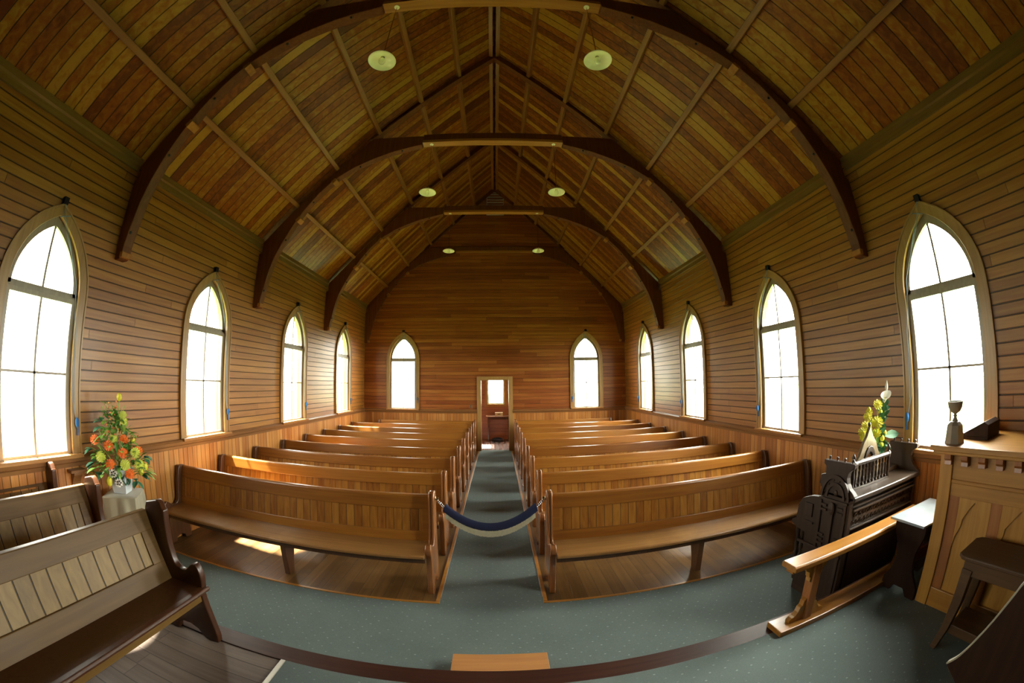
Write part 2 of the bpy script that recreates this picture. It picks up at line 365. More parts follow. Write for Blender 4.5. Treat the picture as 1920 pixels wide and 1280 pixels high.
def arch_z(u, c):
    d = min(abs(u - c), WHO)
    return WSP + math.sqrt(max(0.0, (2*WHO)**2 - (d + WHO)**2))
def wall_mesh(u0, u1, arches, rects, ztop, place, zb=0.0):
    mb = MB()
    us = {u0, u1}
    for c in arches:
        for i in range(-8, 9): us.add(round(c + WHO * i / 8, 5))
    for a, b, z0, z1 in rects: us.update((a, b))
    if u0 < 0 < u1: us.add(0.0)
    us = sorted(us)
    for a, b in zip(us, us[1:]):
        m = (a + b) / 2
        spans = [(zb, zb, ztop(a), ztop(b))]
        for c in arches:
            if abs(m - c) < WHO:
                spans = [(zb, zb, WZB, WZB), (arch_z(a, c), arch_z(b, c), ztop(a), ztop(b))]
        for r in rects:
            if r[0] < m < r[1]:
                spans = ([(zb, zb, r[2], r[2])] if r[2] > zb else []) + [(r[3], r[3], ztop(a), ztop(b))]
        for z0a, z0b, z1a, z1b in spans:
            pts = [place(a, z0a), place(b, z0b), place(b, z1b), place(a, z1a)]
            mb.face(pts)
    bmesh.ops.remove_doubles(mb.b, verts=mb.b.verts[:], dist=1e-4)
    return mb

TH = 0.16
for s, nm in ((-1, 'left'), (1, 'right')):
    o = wall_mesh(YB, L, WY, [], lambda u: ZC, lambda u, z, s=s: (s * W, u, z)).build('wall_' + nm, M['wall_side'])
    struct(o, 'long side wall of horizontal varnished boards, %s' % ('the one behind the flower stand' if s < 0 else 'the one behind the organ and pulpit'), 'wall')
gable = lambda u: ZR - abs(u)
DH, DT = 0.407, 2.06
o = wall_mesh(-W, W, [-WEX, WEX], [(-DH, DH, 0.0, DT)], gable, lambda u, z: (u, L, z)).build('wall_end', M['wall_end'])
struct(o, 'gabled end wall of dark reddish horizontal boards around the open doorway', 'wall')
o = wall_mesh(-W, W, [], [], gable, lambda u, z: (u, YB, z)).build('wall_altar', M['pew_dark'])
struct(o, 'gabled wall of horizontal boards closing the chancel behind the step', 'wall')

# sloping boarded ceiling, purlins as its parts
ceil = empty('ceiling'); struct(ceil, 'steep sloping ceiling of varnished boards with purlins', 'ceiling')
for s in (-1, 1):
    mb = MB()
    mb.face([(s * W, YB, ZC), (s * W, L, ZC), (0, L, ZR), (0, YB, ZR)])
    mb.build('ceiling_boards', M['ceil'], ceil)
def purlin(x, s, y0, y1):
    # square timber lying against the slope
    ang = math.radians(45) * s
    zc = ZR - abs(x)
    Mx = Matrix.Translation((x, 0, zc)) @ Matrix.Rotation(ang, 4, 'Y')
    mb = MB(); mb.box(-0.036, 0.036, y0, y1, -0.075, 0.0, Mx)
    return mb
edges = [YB] + [t for k in TR for t in (k - 0.02, k + 0.10)] + [10.43]
for s in (-1, 1):
    for x in (3.28, 2.64, 1.97, 1.30, 0.67):
        for a, b in zip(edges[0::2], edges[1::2]):
            purlin(s * x, s, a, b).build('purlin', M['purlin'], ceil, 0.006)
    for a, b in zip(edges[0::2], edges[1::2]):
        mb = MB(); mb.prism([(s*0.03, ZR - 0.14), (s*0.10, ZR - 0.12), (s*0.10, ZR - 0.09), (s*0.03, ZR - 0.02)], 'y', a, b)
        mb.build('ridge_board', M['purlin'], ceil)

# cornice boards along the wall heads
tn = 0
for s in (-1, 1):
    for a, b in zip(edges[0::2], edges[1::2]):
        tn += 1
        mb = MB(); mb.prism([(s*W, 4.155), (s*(W-0.028), 4.155), (s*(W-0.030), 4.22), (s*(W-0.055), 4.235), (s*(W-0.055), 4.30), (s*W, 4.30)], 'y', a, b)
        o = mb.build('trim_%d' % tn, M['cornice'])
        struct(o, 'cornice board under the ceiling slope, bay %d on the %s side' % ((tn - 1) % 4 + 1, 'flower stand' if s < 0 else 'organ'), 'cornice')

# dado panelling and its capping
for s, nm in ((-1, 'left'), (1, 'right')):
    mb = MB(); mb.box(s*W, s*(W-0.018), YB, L, 0.0, 1.13)
    o = mb.build('wall_dado_' + nm, M['dado_y']); struct(o, 'vertical board dado along the side wall by the %s' % ('flower stand' if s < 0 else 'organ'), 'panelling')
    tn += 1
    mb = MB(); mb.prism([(s*W, 1.10), (s*(W-0.030), 1.10), (s*(W-0.034), 1.135), (s*(W-0.055), 1.15), (s*(W-0.060), 1.185), (s*(W-0.045), 1.205), (s*W, 1.215)], 'y', YB, L)
    o = mb.build('trim_%d' % tn, M['trim']); struct(o, 'moulded dado capping along the side wall by the %s' % ('flower stand' if s < 0 else 'organ'), 'trim')
for a, b, t in ((-W, -0.51, 'flower stand'), (0.51, W, 'organ')):
    mb = MB(); mb.box(a, b, L - 0.018, L, 0.0, 1.13)
    o = mb.build('wall_dado_end', M['dado_x']); struct(o, 'vertical board dado of the end wall, doorway to the %s side' % t, 'panelling')
    tn += 1
    mb = MB(); mb.prism([(L, 1.10), (L-0.030, 1.10), (L-0.034, 1.135), (L-0.055, 1.15), (L-0.060, 1.185), (L-0.045, 1.205), (L, 1.215)], 'x', a, b)
    o = mb.build('trim_%d' % tn, M['trim_x']); struct(o, 'moulded dado capping of the end wall, doorway to the %s side' % t, 'trim')

# floors
mb = MB(); mb.box(-W, W, 1.70, L, -0.08, 0.0)
o = mb.build('floor_nave', M['floor']); struct(o, 'old board floor of the nave under the pews', 'floor')
mb = MB(); mb.box(-W, W, YB, 1.86, -0.08, ZS - 0.004)
o = mb.build('floor_chancel', M['floor_x']); struct(o, 'raised grey brown board floor of the chancel below the choir benches', 'floor')
tn += 1
mb = MB(); mb.prism([(1.735, ZS - 0.03), (1.86, ZS - 0.03), (1.882, ZS - 0.022), (1.887, ZS - 0.008), (1.880, ZS + 0.004), (1.735, ZS + 0.004)], 'x', -W + 0.02, W - 0.02)
o = mb.build('trim_%d' % tn, M['nosing'], None, 0.003); struct(o, 'dark nosing board along the edge of the chancel step', 'step nosing')
def carpet(name, pts, z, lab):
    mb = MB(); mb.prism(pts, 'z', z, z + 0.008)
    o = mb.build(name, M['carpet']); return tag(o, lab, 'carpet')
AX = 0.482
carpet('carpet', [(-W+0.02, 1.861), (W-0.02, 1.861), (W-0.02, 2.956), (AX, 2.956), (AX, L + 0.12), (-AX*0.98, L + 0.12), (-AX, 2.956), (-W+0.02, 2.956)], 0.0005,
       'grey green dotted carpet running up the aisle between the pews')
carpet('carpet', [(-1.285, YB + 0.05), (W-0.02, YB + 0.05), (W-0.02, 1.738), (-1.285, 1.738)], ZS - 0.0035,
       'grey green dotted carpet on the raised chancel by the pulpit')
mb = MB(); mb.box(-1.318, -1.283, YB + 0.05, 1.735, ZS - 0.003, ZS + 0.010)
tag(mb.build('carpet_edge_strip', M['alu'], None, 0.003), 'pale metal strip along the edge of the chancel carpet', 'edge strip')
for s, nm in ((-1, 'flower stand'), (1, 'organ')):
    tn += 1
    mb = MB(); a, b = (-W + 0.02, -AX + 0.02) if s < 0 else (AX - 0.02, W - 0.02)
    mb.box(a, b, 2.945, 2.972, 0.0, 0.016)
    x0, x1 = sorted((s * (AX - 0.018), s * (AX + 0.018)))
    mb.box(x0, x1, 2.972, L - 0.06, 0.0, 0.018)
    o = mb.build('trim_%d' % tn, M['oak_x'], None, 0.004); struct(o, 'thin timber edging round the pew floor towards the %s' % nm, 'edging')
for s in (-1, 1):
    mb = MB(); mb.box(s*0.468 - 0.008, s*0.468 + 0.008, 3.05, L - 0.08, 0.0088, 0.015)
    tag(mb.build('carpet_edge_strip', M['alu'], None, 0.002), 'thin pale strip along the aisle carpet on the %s side' % ('flower stand' if s < 0 else 'organ'), 'edge strip')
mb = MB(); mb.box(-0.255, 0.392, 1.90, 2.165, 0.008, 0.10)
tag(mb.build('step_block', M['new_board'], None, 0.004), 'new orange timber block below the middle of the chancel step', 'step')

# ---------------------------------------------------------------- windows
def frame_xf(kind, c):
    """maps (u along wall, z, d into the room) to the world"""
    if kind == 'left':  return lambda u, z, d: (-W + d, c + u, z)
    if kind == 'right': return lambda u, z, d: (W - d, c + u, z)
    return lambda u, z, d: (c + u, L - d, z)
class LB(MB):
    """builder whose shapes are given as (u, z) outline and depth d"""
    def __init__(self, f): super().__init__(); self.f = f
    def band(self, outer, inner, d0, d1, closed=False):
        n = len(outer); f = self.f
        V = [[self.b.verts.new(f(u, z, d)) for u, z in pl] for pl in (outer, inner) for d in (d0, d1)]
        oa, oc, ia, ic = V
        for i in range(n if closed else n - 1):
            j = (i + 1) % n
            for q in ((oa[i], oa[j], ia[j], ia[i]), (oc[i], ic[i], ic[j], oc[j]), (oa[i], oc[i], oc[j], oa[j]), (ia[i], ia[j], ic[j], ic[i])):
                self.b.faces.new(q)
        if not closed:
            for i in (0, n - 1): self.b.faces.new((oa[i], ia[i], ic[i], oc[i]))
        return self
    def slab(self, poly, d0, d1):
        f = self.f
        A = [self.b.verts.new(f(u, z, d0)) for u, z in poly]; B = [self.b.verts.new(f(u, z, d1)) for u, z in poly]
        self.b.faces.new(A); self.b.faces.new(B[::-1])
        for i in range(len(poly)):
            j = (i + 1) % len(poly); self.b.faces.new((A[i], B[i], B[j], A[j]))
        return self
    def bx(self, u0, u1, z0, z1, d0, d1): return self.slab([(u0, z0), (u1, z0), (u1, z1), (u0, z1)], d0, d1)
    def line(self, pts, r, n=6): return self.tube([self.f(*p) for p in pts], r, n)

GH = 0.347
def make_window(num, kind, c, cord_side, lab):
    f = frame_xf(kind, c)
    w = empty('window_%d' % num, f(0, WZB, 0)); struct(w, lab, 'window')
    inv = Matrix.Translation(-Vector(w.location))
    g = lambda u, z, d: inv @ Vector(f(u, z, d))
    # casing round the opening
    b = LB(g); b.band(arch_offset(WHO, 0.088, 1.216, WSP), arch_offset(WHO, -0.006, 1.216, WSP), 0.0, 0.026)
    b.band(arch_offset(WHO, 0.098, 1.216, WSP), arch_offset(WHO, 0.078, 1.216, WSP), 0.0, 0.036)
    b.build('casing', M['casing'], w, 0.003)
    # reveal
    b = LB(g); b.band(arch_offset(WHO, 0.02, WZB, WSP), arch_offset(WHO, 0.0, WZB, WSP), 0.0, -TH)
    b.bx(-WHO - 0.02, WHO + 0.02, WZB - 0.02, WZB, 0.0, -TH)
    b.build('jamb', M['casing'], w)
    # fixed pointed sash above, rectangular sash below
    D0, D1 = -0.075, -0.035
    b = LB(g); b.band(arch_pts(WHO, WSP, WSP), arch_pts(GH, WSP + 0.0, WSP), D0, D1)
    b.bx(-WHO, WHO, WSP - 0.02, WSP + 0.035, D0, D1); b.bx(-0.011, 0.011, WSP + 0.03, WSP + GH*EQ - 0.005, D0 + 0.012, D1 - 0.006)
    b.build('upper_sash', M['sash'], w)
    D2, D3 = -0.060, -0.018
    b = LB(g)
    b.bx(-WHO, -GH, WZB, WSP - 0.02, D2, D3); b.bx(GH, WHO, WZB, WSP - 0.02, D2, D3)
    b.bx(-GH, GH, WSP - 0.062, WSP - 0.02, D2, D3)
    b.bx(-GH, GH, WZB, WZB + 0.095, D2, D3)
    b.bx(-0.011, 0.011, WZB + 0.09, WSP - 0.06, D2 + 0.010, D3 - 0.01); b.bx(-GH, GH, 1.938, 1.960, D2 + 0.010, D3 - 0.01)
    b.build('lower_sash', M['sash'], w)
    pts = arch_pts(GH, WSP + 0.03, WSP)
    b = LB(g); b.slab(pts, -0.057, -0.053); b.build('upper_pane', M['glass'], w)
    b = LB(g); b.bx(-GH, GH, WZB + 0.09, WSP - 0.06, -0.041, -0.037); b.build('lower_pane', M['glass'], w)
    b = LB(g); b.slab([(-0.49, 1.185), (0.49, 1.185), (0.49, 1.222), (-0.49, 1.222)], 0.0, 0.085)
    b.bx(-WHO, WHO, WZB + 0.0, 1.222, -0.018, 0.02)
    b.build('sill', M['sill'], w, 0.005)
    # pulley block, cord and cleat
    za = WSP + EQ * WHO
    b = LB(g); b.bx(-0.028, 0.028, za + 0.10, za + 0.17, 0.0, 0.055); b.bx(-0.05, 0.05, za + 0.125, za + 0.14, 0.03, 0.04); b.build('pulley', M['iron'], w, 0.004)
    cs = cord_side
    b = LB(g)
    b.line([(0.0, za + 0.115, 0.05), (cs*0.02, za + 0.03, 0.045), (cs*0.16, 3.15, 0.042), (cs*0.33, 2.80, 0.042), (cs*0.41, 2.3, 0.042), (cs*0.425, 1.62, 0.042), (cs*0.445, 1.52, 0.05)], 0.0032)
    b.line([(cs*0.01, za + 0.10, 0.05), (cs*0.04, za - 0.04, 0.045), (cs*0.22, 3.02, 0.045), (cs*0.36, 2.62, 0.042), (cs*0.40, 2.1, 0.042), (cs*0.40, 1.72, 0.045), (cs*0.445, 1.5, 0.05)], 0.0026)
    b.line([(-0.01, za - 0.02, 0.02), (cs*0.05, za + 0.0, 0.04), (cs*0.10, za + 0.02, 0.03)], 0.006)
    b.build('blind_cord', M['cord'], w)
    b = LB(g); b.ball(g(cs*0.447, 1.51, 0.05), 0.022, (1, 1, 2.2)); b.line([(cs*0.447, 1.50, 0.045), (cs*0.455, 1.44, 0.04), (cs*0.45, 1.39, 0.04)], 0.010)
    b.build('cord_knot', M['blue'], w, 0, True)
    return w
ords = ['nearest the choir benches', 'second', 'third', 'last before the corner']
for i, y in enumerate(WY):
    make_window(i + 1, 'left', y, 1, 'pointed arch window in the flower stand wall, ' + ('above the choir benches', 'beside the front pews', 'beside the middle pews', 'beside the rear pews')[i])
for i, y in enumerate(WY):
    make_window(i + 5, 'right', y, 1, 'pointed arch window in the organ wall, ' + ('behind the wooden chalice', 'beside the front pews', 'beside the middle pews', 'beside the rear pews')[i])
make_window(9, 'end', -WEX, 1, 'pointed arch window in the end wall, flower stand side of the doorway')
make_window(10, 'end', WEX, -1, 'pointed arch window in the end wall, organ side of the doorway')

# doorway
d = empty('door_1', (0, L, 0)); struct(d, 'open doorway with plain timber casing at the end of the aisle', 'doorway')
b = MB()
b.box(-0.515, -DH, -0.03, 0.0, 0, DT + 0.10); b.box(DH, 0.515, -0.03, 0.0, 0, DT + 0.10); b.box(-DH, DH, -0.03, 0.0, DT, DT + 0.10)
b.build('casing', M['casing'], d, 0.003)
b = MB(); b.box(-DH - 0.02, -DH + 0.012, 0.0, 0.14, 0, DT); b.box(DH - 0.012, DH + 0.02, 0.0, 0.14, 0, DT); b.box(-DH, DH, 0.0, 0.14, DT - 0.012, DT + 0.02)
b.build('jamb', M['casing'], d)

# porch beyond the doorway
PY0, PY1, PX, PZ = L + 0.14, 12.62, 1.25, 2.75
b = wall_mesh(-PX, PX, [], [(-0.265, 0.30, 1.24, 2.09)], lambda u: PZ, lambda u, z: (u, PY1, z)); struct(b.build('wall_porch_back', M['porch']), 'reddish board wall of the porch behind the small table', 'wall')
b = wall_mesh(PY0, PY1, [], [(11.0, 11.75, 1.2, 2.1)], lambda u: PZ, lambda u, z: (-PX, u, z)); struct(b.build('wall_porch_left', M['porch']), 'porch side wall towards the flower stand side', 'wall')
b = wall_mesh(PY0, PY1, [], [(11.0, 11.75, 1.2, 2.1)], lambda u: PZ, lambda u, z: (PX, u, z)); struct(b.build('wall_porch_right', M['porch']), 'porch side wall towards the organ side', 'wall')
b = wall_mesh(-PX, PX, [], [(-DH - 0.02, DH + 0.02, 0.0, DT + 0.02)], lambda u: PZ, lambda u, z: (u, PY0, z)); struct(b.build('wall_porch_front', M['porch']), 'porch face of the end wall', 'wall')
b = MB(); b.box(-PX, PX, PY0, PY1, PZ, PZ + 0.05); struct(b.build('ceiling_porch', M['porch']), 'flat boarded porch ceiling', 'ceiling')
b = MB(); b.box(-PX, PX, L, PY1, -0.08, 0.0); struct(b.build('floor_porch', M['porch_floor']), 'pale board floor of the porch seen through the doorway', 'floor')
def plain_window(num, f, u0, u1, z0, z1, lab):
    w = empty('window_%d' % num, f((u0 + u1)/2, z0, 0)); struct(w, lab, 'window')
    inv = Matrix.Translation(-Vector(w.location)); g = lambda u, z, d: inv @ Vector(f(u, z, d))
    o_ = lambda e: [(u0-e, z0-e), (u1+e, z0-e), (u1+e, z1+e), (u0-e, z1+e)]
    b = LB(g); b.band(o_(0.10), o_(0.0), 0.0, 0.025, True); b.build('casing', M['casing'], w, 0.003)
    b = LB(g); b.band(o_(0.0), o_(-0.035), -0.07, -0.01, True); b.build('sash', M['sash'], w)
    b = LB(g); b.bx(u0, u1, z0, z1, -0.042, -0.038); b.build('pane', M['glass'], w)
plain_window(11, lambda u, z, d: (u, PY1 - d, z), -0.265, 0.30, 1.24, 2.09, 'square porch window above the small table')
plain_window(12, lambda u, z, d: (-PX + d, u, z), 11.0, 11.75, 1.2, 2.1, 'porch side window on the flower stand side')
plain_window(13, lambda u, z, d: (PX - d, u, z), 11.0, 11.75, 1.2, 2.1, 'porch side window on the organ side')
t = empty('side_table', (0.10, 12.33, 0)); tag(t, 'small red brown table under the porch window', 'table')
b = MB(); b.box(-0.42, 0.42, -0.2, 0.2, 0.835, 0.86); b.build('table_top', M['trim_x'], t, 0.004)
b = MB(); b.box(-0.36, 0.36, -0.16, 0.16, 0.74, 0.835); b.build('apron', M['stall_end'], t)
for sx in (-1, 1):
    for sy in (-1, 1):
        b = MB(); b.box(sx*0.34 - 0.022, sx*0.34 + 0.022, sy*0.14 - 0.022, sy*0.14 + 0.022, 0, 0.80); b.build('leg', M['stall_end'], t)
t = empty('collection_box', (0.12, 12.30, 0.861)); tag(t, 'cream box standing on the porch table', 'box')
b = MB(); b.box(-0.13, 0.13, -0.06, 0.06, 0, 0.11); b.build('box_body', M['box'], t, 0.004)
b = MB(); b.box(-0.05, 0.05, -0.062, -0.06, 0.045, 0.07); b.build('slot', M['black'], t)
b = MB(); b.lathe([(0.16, 0), (0.20, 0.02), (0.21, 0.06), (0.17, 0.10), (0.08, 0.13), (0.02, 0.135)], (0, 0, 0), 20)
o = b.build('black_bundle', M['black'], None, 0, True); o.location = (0.06, 12.25, 0.001); o.scale = (1, 0.8, 1)
tag(o, 'dark rounded bundle lying on the floor under the porch table', 'bundle')

b = MB(); b.box(-0.735, -0.645, L - 0.014, L - 0.002, 1.255, 1.345); o = b.build('light_switch', M['switch'], None, 0.004); tag(o, 'small brown switch plate on the end wall beside the doorway', 'switch')
for dz in (1.28, 1.32):
    b = MB(); b.lathe([(0.012, 0), (0.012, 0.01), (0.008, 0.014)], (0, 0, 0), 10, Matrix.Translation((-0.69, L - 0.014, dz)) @ Matrix.Rotation(PI/2, 4, 'X')); b.build('rocker', M['black'], o)
# louvred vent high in the gable
t = empty('gable_vent', (0.018, L, 7.14)); tag(t, 'pale louvred vent high in the end gable', 'vent')
b = MB(); b.box(-0.27, -0.255, -0.03, 0, 0, 0.82); b.box(0.255, 0.27, -0.03, 0, 0, 0.82); b.box(-0.27, 0.27, -0.03, 0, 0.805, 0.82); b.box(-0.27, 0.27, -0.03, 0, 0, 0.015); b.build('frame', M['white_paint'], t)
b = MB()
for k in range(8): b.prism([(-0.034, 0.03 + k*0.098), (-0.030, 0.025 + k*0.098), (-0.002, 0.085 + k*0.098), (-0.006, 0.09 + k*0.098)], 'x', -0.255, 0.255)
b.build('slats', M['white_paint'], t)

# ---------------------------------------------------------------- roof trusses
ARCH = [(3.80, 3.14), (3.765, 3.165), (3.755, 3.28), (3.70, 3.50), (3.64, 3.75), (3.56, 3.98), (3.44, 4.22), (3.28, 4.50), (3.10, 4.77), (2.88, 5.04), (2.62, 5.29), (2.30, 5.48), (2.02, 5.60), (1.68, 5.72), (1.36, 5.80), (1.17, 5.84), (1.15, 5.91)]
def truss(y0, y1, lab):
    ym = (y0 + y1) / 2
    t = empty('roof_truss', (0, ym, ZR - 0.1)); tag(t, lab, 'roof truss', 'arched roof trusses')
    inv = Matrix.Translation((0, -ym, -(ZR - 0.1)))
    for s in (-1, 1):
        mb = MB()
        pts = [(s*u, z) for u, z in ARCH]
        pts += [(s*1.15, 6.02), (s*2.03, 6.05), (s*(W - 0.06), ZC - 0.02), (s*(W - 0.06), 4.06), (s*(W - 0.005), 4.05), (s*(W - 0.005), 3.14)]
        mb.prism(pts, 'y', y0, y1, inv)
        mb.build('arched_brace', M['truss'], t, 0.008)
        mb = MB()
        mb.prism([(s*2.03, 6.052), (s*2.14, 6.052 - 0.0), (s*2.14, ZR - 2.14 - 0.005), (s*0.0, ZR - 0.005), (0.0, ZR - 0.165)], 'y', y0, y1, inv)
        mb.build('rafter', M['truss'], t, 0.006)
        # pale moulded lip under the arch
        mb = MB()
        A = ARCH[2:-1]
        mb.ring([(s*u, z) for u, z in A], [(s*(u - 0.016), z - 0.014) for u, z in A], 'y', y0 + 0.012, y1 - 0.012)
        mb.build('arch_lip', M['truss_lip'], t)
        for cx_, cz_ in ((3.20, 4.60), (2.63, 5.255)):
            Mc = inv @ Matrix.Translation((s*cx_, 0, cz_)) @ Matrix.Rotation(s * math.radians(45), 4, 'Y')
            mb = MB(); mb.box(-0.045, 0.045, y0 - 0.012, y1 + 0.012, -0.03, 0.03, Mc); mb.build('cleat', M['truss_lip'], t, 0.006)
        mb = MB(); mb.box(s*3.742, s*3.80, y0 - 0.004, y1 + 0.004, 3.155, 3.215, inv); mb.build('foot_block', M['truss_lip'], t, 0.006)
        for bx_, bz in ((3.715, 3.42), (3.40, 4.26), (2.97, 4.90), (2.20, 5.50), (1.50, 5.755)):
            mb = MB(); mb.ball((0, 0, 0), 0.016, M=inv @ Matrix.Translation((s*bx_, y0 + 0.03, bz)), n=6)
            mb.build('bolt_head', M['iron'], t)
    mb = MB(); mb.box(-1.15, 1.15, y0, y1, 5.90, 6.05, inv); mb.build('collar_beam', M['truss'], t, 0.008)
    mb = MB(); mb.box(-1.16, 1.16, y0 - 0.008, y1 + 0.008, 5.875, 5.925, inv); mb.build('collar_lip', M['truss_lip'], t, 0.003)
    return t
truss(TR[0] - 0.02, TR[0] + 0.10, 'arched roof truss spanning above the chancel step, choir benches and organ')
truss(TR[1] - 0.02, TR[1] + 0.10, 'arched roof truss in the middle of the three free-standing ones, above the front pews')
truss(TR[2] - 0.02, TR[2] + 0.10, 'arched roof truss above the rear pews, last one clear of the end wall')
truss(10.43, L - 0.003, 'shallow arched roof truss lying flat against the end gable wall')

# pendant lamps
def lamp(x, y, lab):
    t = empty('pendant_lamp', (x, y, 4.93)); tag(t, lab, 'pendant lamp', 'pendant lamps under the collar beams')
    b = MB(); b.lathe([(0.03, 0.94), (0.034, 0.95), (0.034, 0.965), (0.02, 0.972)], n=14); b.build('ceiling_rose', M['shade'], t, 0, True)
    b = MB(); b.tube([(0, 0, 0.10), (0, 0, 0.945)], 0.005, 6); b.build('flex', M['brass'], t)
    b = MB(); b.lathe([(0.022, 0.05), (0.024, 0.10), (0.012, 0.115)], n=12); b.build('lamp_holder', M['brass'], t, 0, True)
    prof = [(0.024, 0.062), (0.05, 0.056), (0.09, 0.042), (0.125, 0.018), (0.135, 0.0), (0.131, -0.003), (0.12, 0.012), (0.088, 0.033), (0.05, 0.046), (0.02, 0.05)]
    b = MB(); b.lathe(prof, n=32, cap=False); b.build('lamp_shade', M['shade'], t, 0, True)
    b = MB(); b.ball((0, 0, 0.0), 0.033, (1, 1, 1.35)); b.build('bulb', M['shade'], t, 0, True)
for k, y in enumerate(TR):
    w_ = ('nearest', 'middle', 'farthest')[k]
    for s, sd in ((-1, 'flower stand'), (1, 'organ')):
        lamp(s * 1.013, y + 0.04, 'white saucer pendant lamp under the %s, on the %s side' % (('truss above the chancel step', 'middle truss of three', 'truss above the rear pews')[k], sd))

# ---------------------------------------------------------------- pews
PX0, PX1, PITCH, PY = 0.535, 3.84, 0.847, 3.05
def smooth_pts(pts, n=3):
    """Catmull-Rom through the points"""
    out = []
    for i in range(len(pts) - 1):
        p0, p1, p2, p3 = pts[max(i-1, 0)], pts[i], pts[i+1], pts[min(i+2, len(pts)-1)]
        for k in range(n):
            t = k / n
            out.append(tuple(0.5*((2*p1[j]) + (-p0[j]+p2[j])*t + (2*p0[j]-5*p1[j]+4*p2[j]-p3[j])*t*t + (-p0[j]+3*p1[j]-3*p2[j]+p3[j])*t**3) for j in (0, 1)))
    out.append(pts[-1]); return out
END_FRONT = [(0.060, 0.0), (0.065, 0.16), (0.085, 0.30), (0.080, 0.385), (0.055, 0.43), (0.050, 0.485), (0.085, 0.520), (0.130, 0.500), (0.175, 0.470), (0.230, 0.465), (0.275, 0.500), (0.292, 0.57), (0.305, 0.72), (0.327, 0.84)]
def end_profile(top):
    f = smooth_pts(END_FRONT, 3)
    k = top - 0.975
    return f + [(0.335, 0.925 + k), (0.352, 0.968 + k), (0.385, top), (0.425, top), (0.452, 0.965 + k), (0.456, 0.92 + k), (0.438, 0.60), (0.43, 0.42), (0.432, 0.0), (0.33, 0.0), (0.315, 0.045), (0.245, 0.075), (0.175, 0.045), (0.16, 0.0)]
def make_pew(s, length=PX1 - PX0):
    t = empty('pew', (s * PX0, PY, 0))
    X = lambda a: s * a
    def bx(mb, a, b_, *r): return mb.box(min(X(a), X(b_)), max(X(a), X(b_)), *r)
    # aisle end with a raised moulded edge, wall end plain
    mb = MB(); mb.prism(end_profile(0.950), 'x', X(0.0), X(0.058)); e = mb.build('end_panel', M['pew_end'], t, 0.012, True, 3)
    mb = MB(); fr = smooth_pts(END_FRONT[6:], 3) + [(0.335, 0.898), (0.352, 0.942), (0.385, 0.952)]
    mb.ring([(a, z + 0.003) for a, z in fr], [(a - 0.016, z + 0.001) for a, z in fr], 'x', X(0.010), X(0.024))
    mb.ring([(a, z + 0.003) for a, z in fr], [(a - 0.016, z + 0.001) for a, z in fr], 'x', X(0.034), X(0.048))
    mb.build('edge_bead', M['pew_end'], e, 0.005)
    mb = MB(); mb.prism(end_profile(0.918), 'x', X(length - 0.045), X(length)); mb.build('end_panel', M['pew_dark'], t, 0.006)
    a, b_ = 0.058, length - 0.045
    # back: tilted frame; local shear by placing points
    def back(z0, z1, y0, y1, d, nm, mat, bev):
        q = MB(); q.prism([(y0, z0), (y1, z1), (y1 + d, z1), (y0 + d, z0)], 'x', X(a), X(b_)); return q.build(nm, mat, t, bev)
    yb = lambda z: 0.345 + (z - 0.45) * 0.155
    q = MB(); q.prism([(yb(0.765) - 0.012, 0.765), (yb(0.90) - 0.016, 0.890), (yb(0.90) - 0.006, 0.906), (yb(0.90) + 0.030, 0.910), (yb(0.90) + 0.034, 0.895), (yb(0.765) + 0.028, 0.765)], 'x', X(a), X(b_))
    q.build('top_rail', M['pew_x'], t, 0.008)
    back(0.535, 0.775, yb(0.535), yb(0.775), 0.02, 'back_boards', M['pew_panel'], 0)
    back(0.44, 0.545, yb(0.44) - 0.016, yb(0.545) - 0.014, 0.034, 'lower_rail', M['pew_x'], 0.004)
    for xa in (a + 0.0, b_ - 0.075):
        q = MB(); q.prism([(yb(0.53) - 0.012, 0.53), (yb(0.77) - 0.012, 0.77), (yb(0.77) + 0.01, 0.77), (yb(0.53) + 0.01, 0.53)], 'x', X(xa), X(xa + 0.075)); q.build('stile', M['pew_x'], t, 0.003)
    q = MB(); q.prism([(0.012, 0.400), (-0.002, 0.412), (0.0, 0.432), (0.014, 0.441), (0.10, 0.442), (0.345, 0.450), (0.345, 0.418), (0.05, 0.404)], 'x', X(a), X(b_)); q.build('seat', M['pew_seat'], t, 0.003)
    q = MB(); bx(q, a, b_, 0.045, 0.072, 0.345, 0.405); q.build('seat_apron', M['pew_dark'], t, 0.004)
    mid = length * 0.47
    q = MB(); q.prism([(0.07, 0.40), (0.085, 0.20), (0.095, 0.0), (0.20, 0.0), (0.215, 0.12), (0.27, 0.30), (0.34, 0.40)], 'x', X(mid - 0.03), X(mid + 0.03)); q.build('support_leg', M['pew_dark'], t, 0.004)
    return t
nth = ['front', 'second', 'third', 'fourth', 'fifth', 'sixth', 'seventh', 'eighth']
for s, side in ((-1, 'flower stand'), (1, 'organ')):
    proto = make_pew(s)
    for k in range(8):
        o = proto if k == 0 else copy_tree(proto)
        o.location = (s * PX0, PY + k * PITCH, 0)
        lab = 'varnished board-backed pew on the %s side of the aisle, %s' % (side, 'foremost row' if k == 0 else nth[k] + ' from the front')
        tag(o, lab, 'pew', 'pews beside the aisle')
    o = make_pew(s, 2.80); o.location = (s * PX0, PY + 8 * PITCH - 0.02, 0)
    tag(o, 'shorter varnished pew on the %s side of the aisle, hindmost against the end wall' % side, 'pew', 'pews beside the aisle')

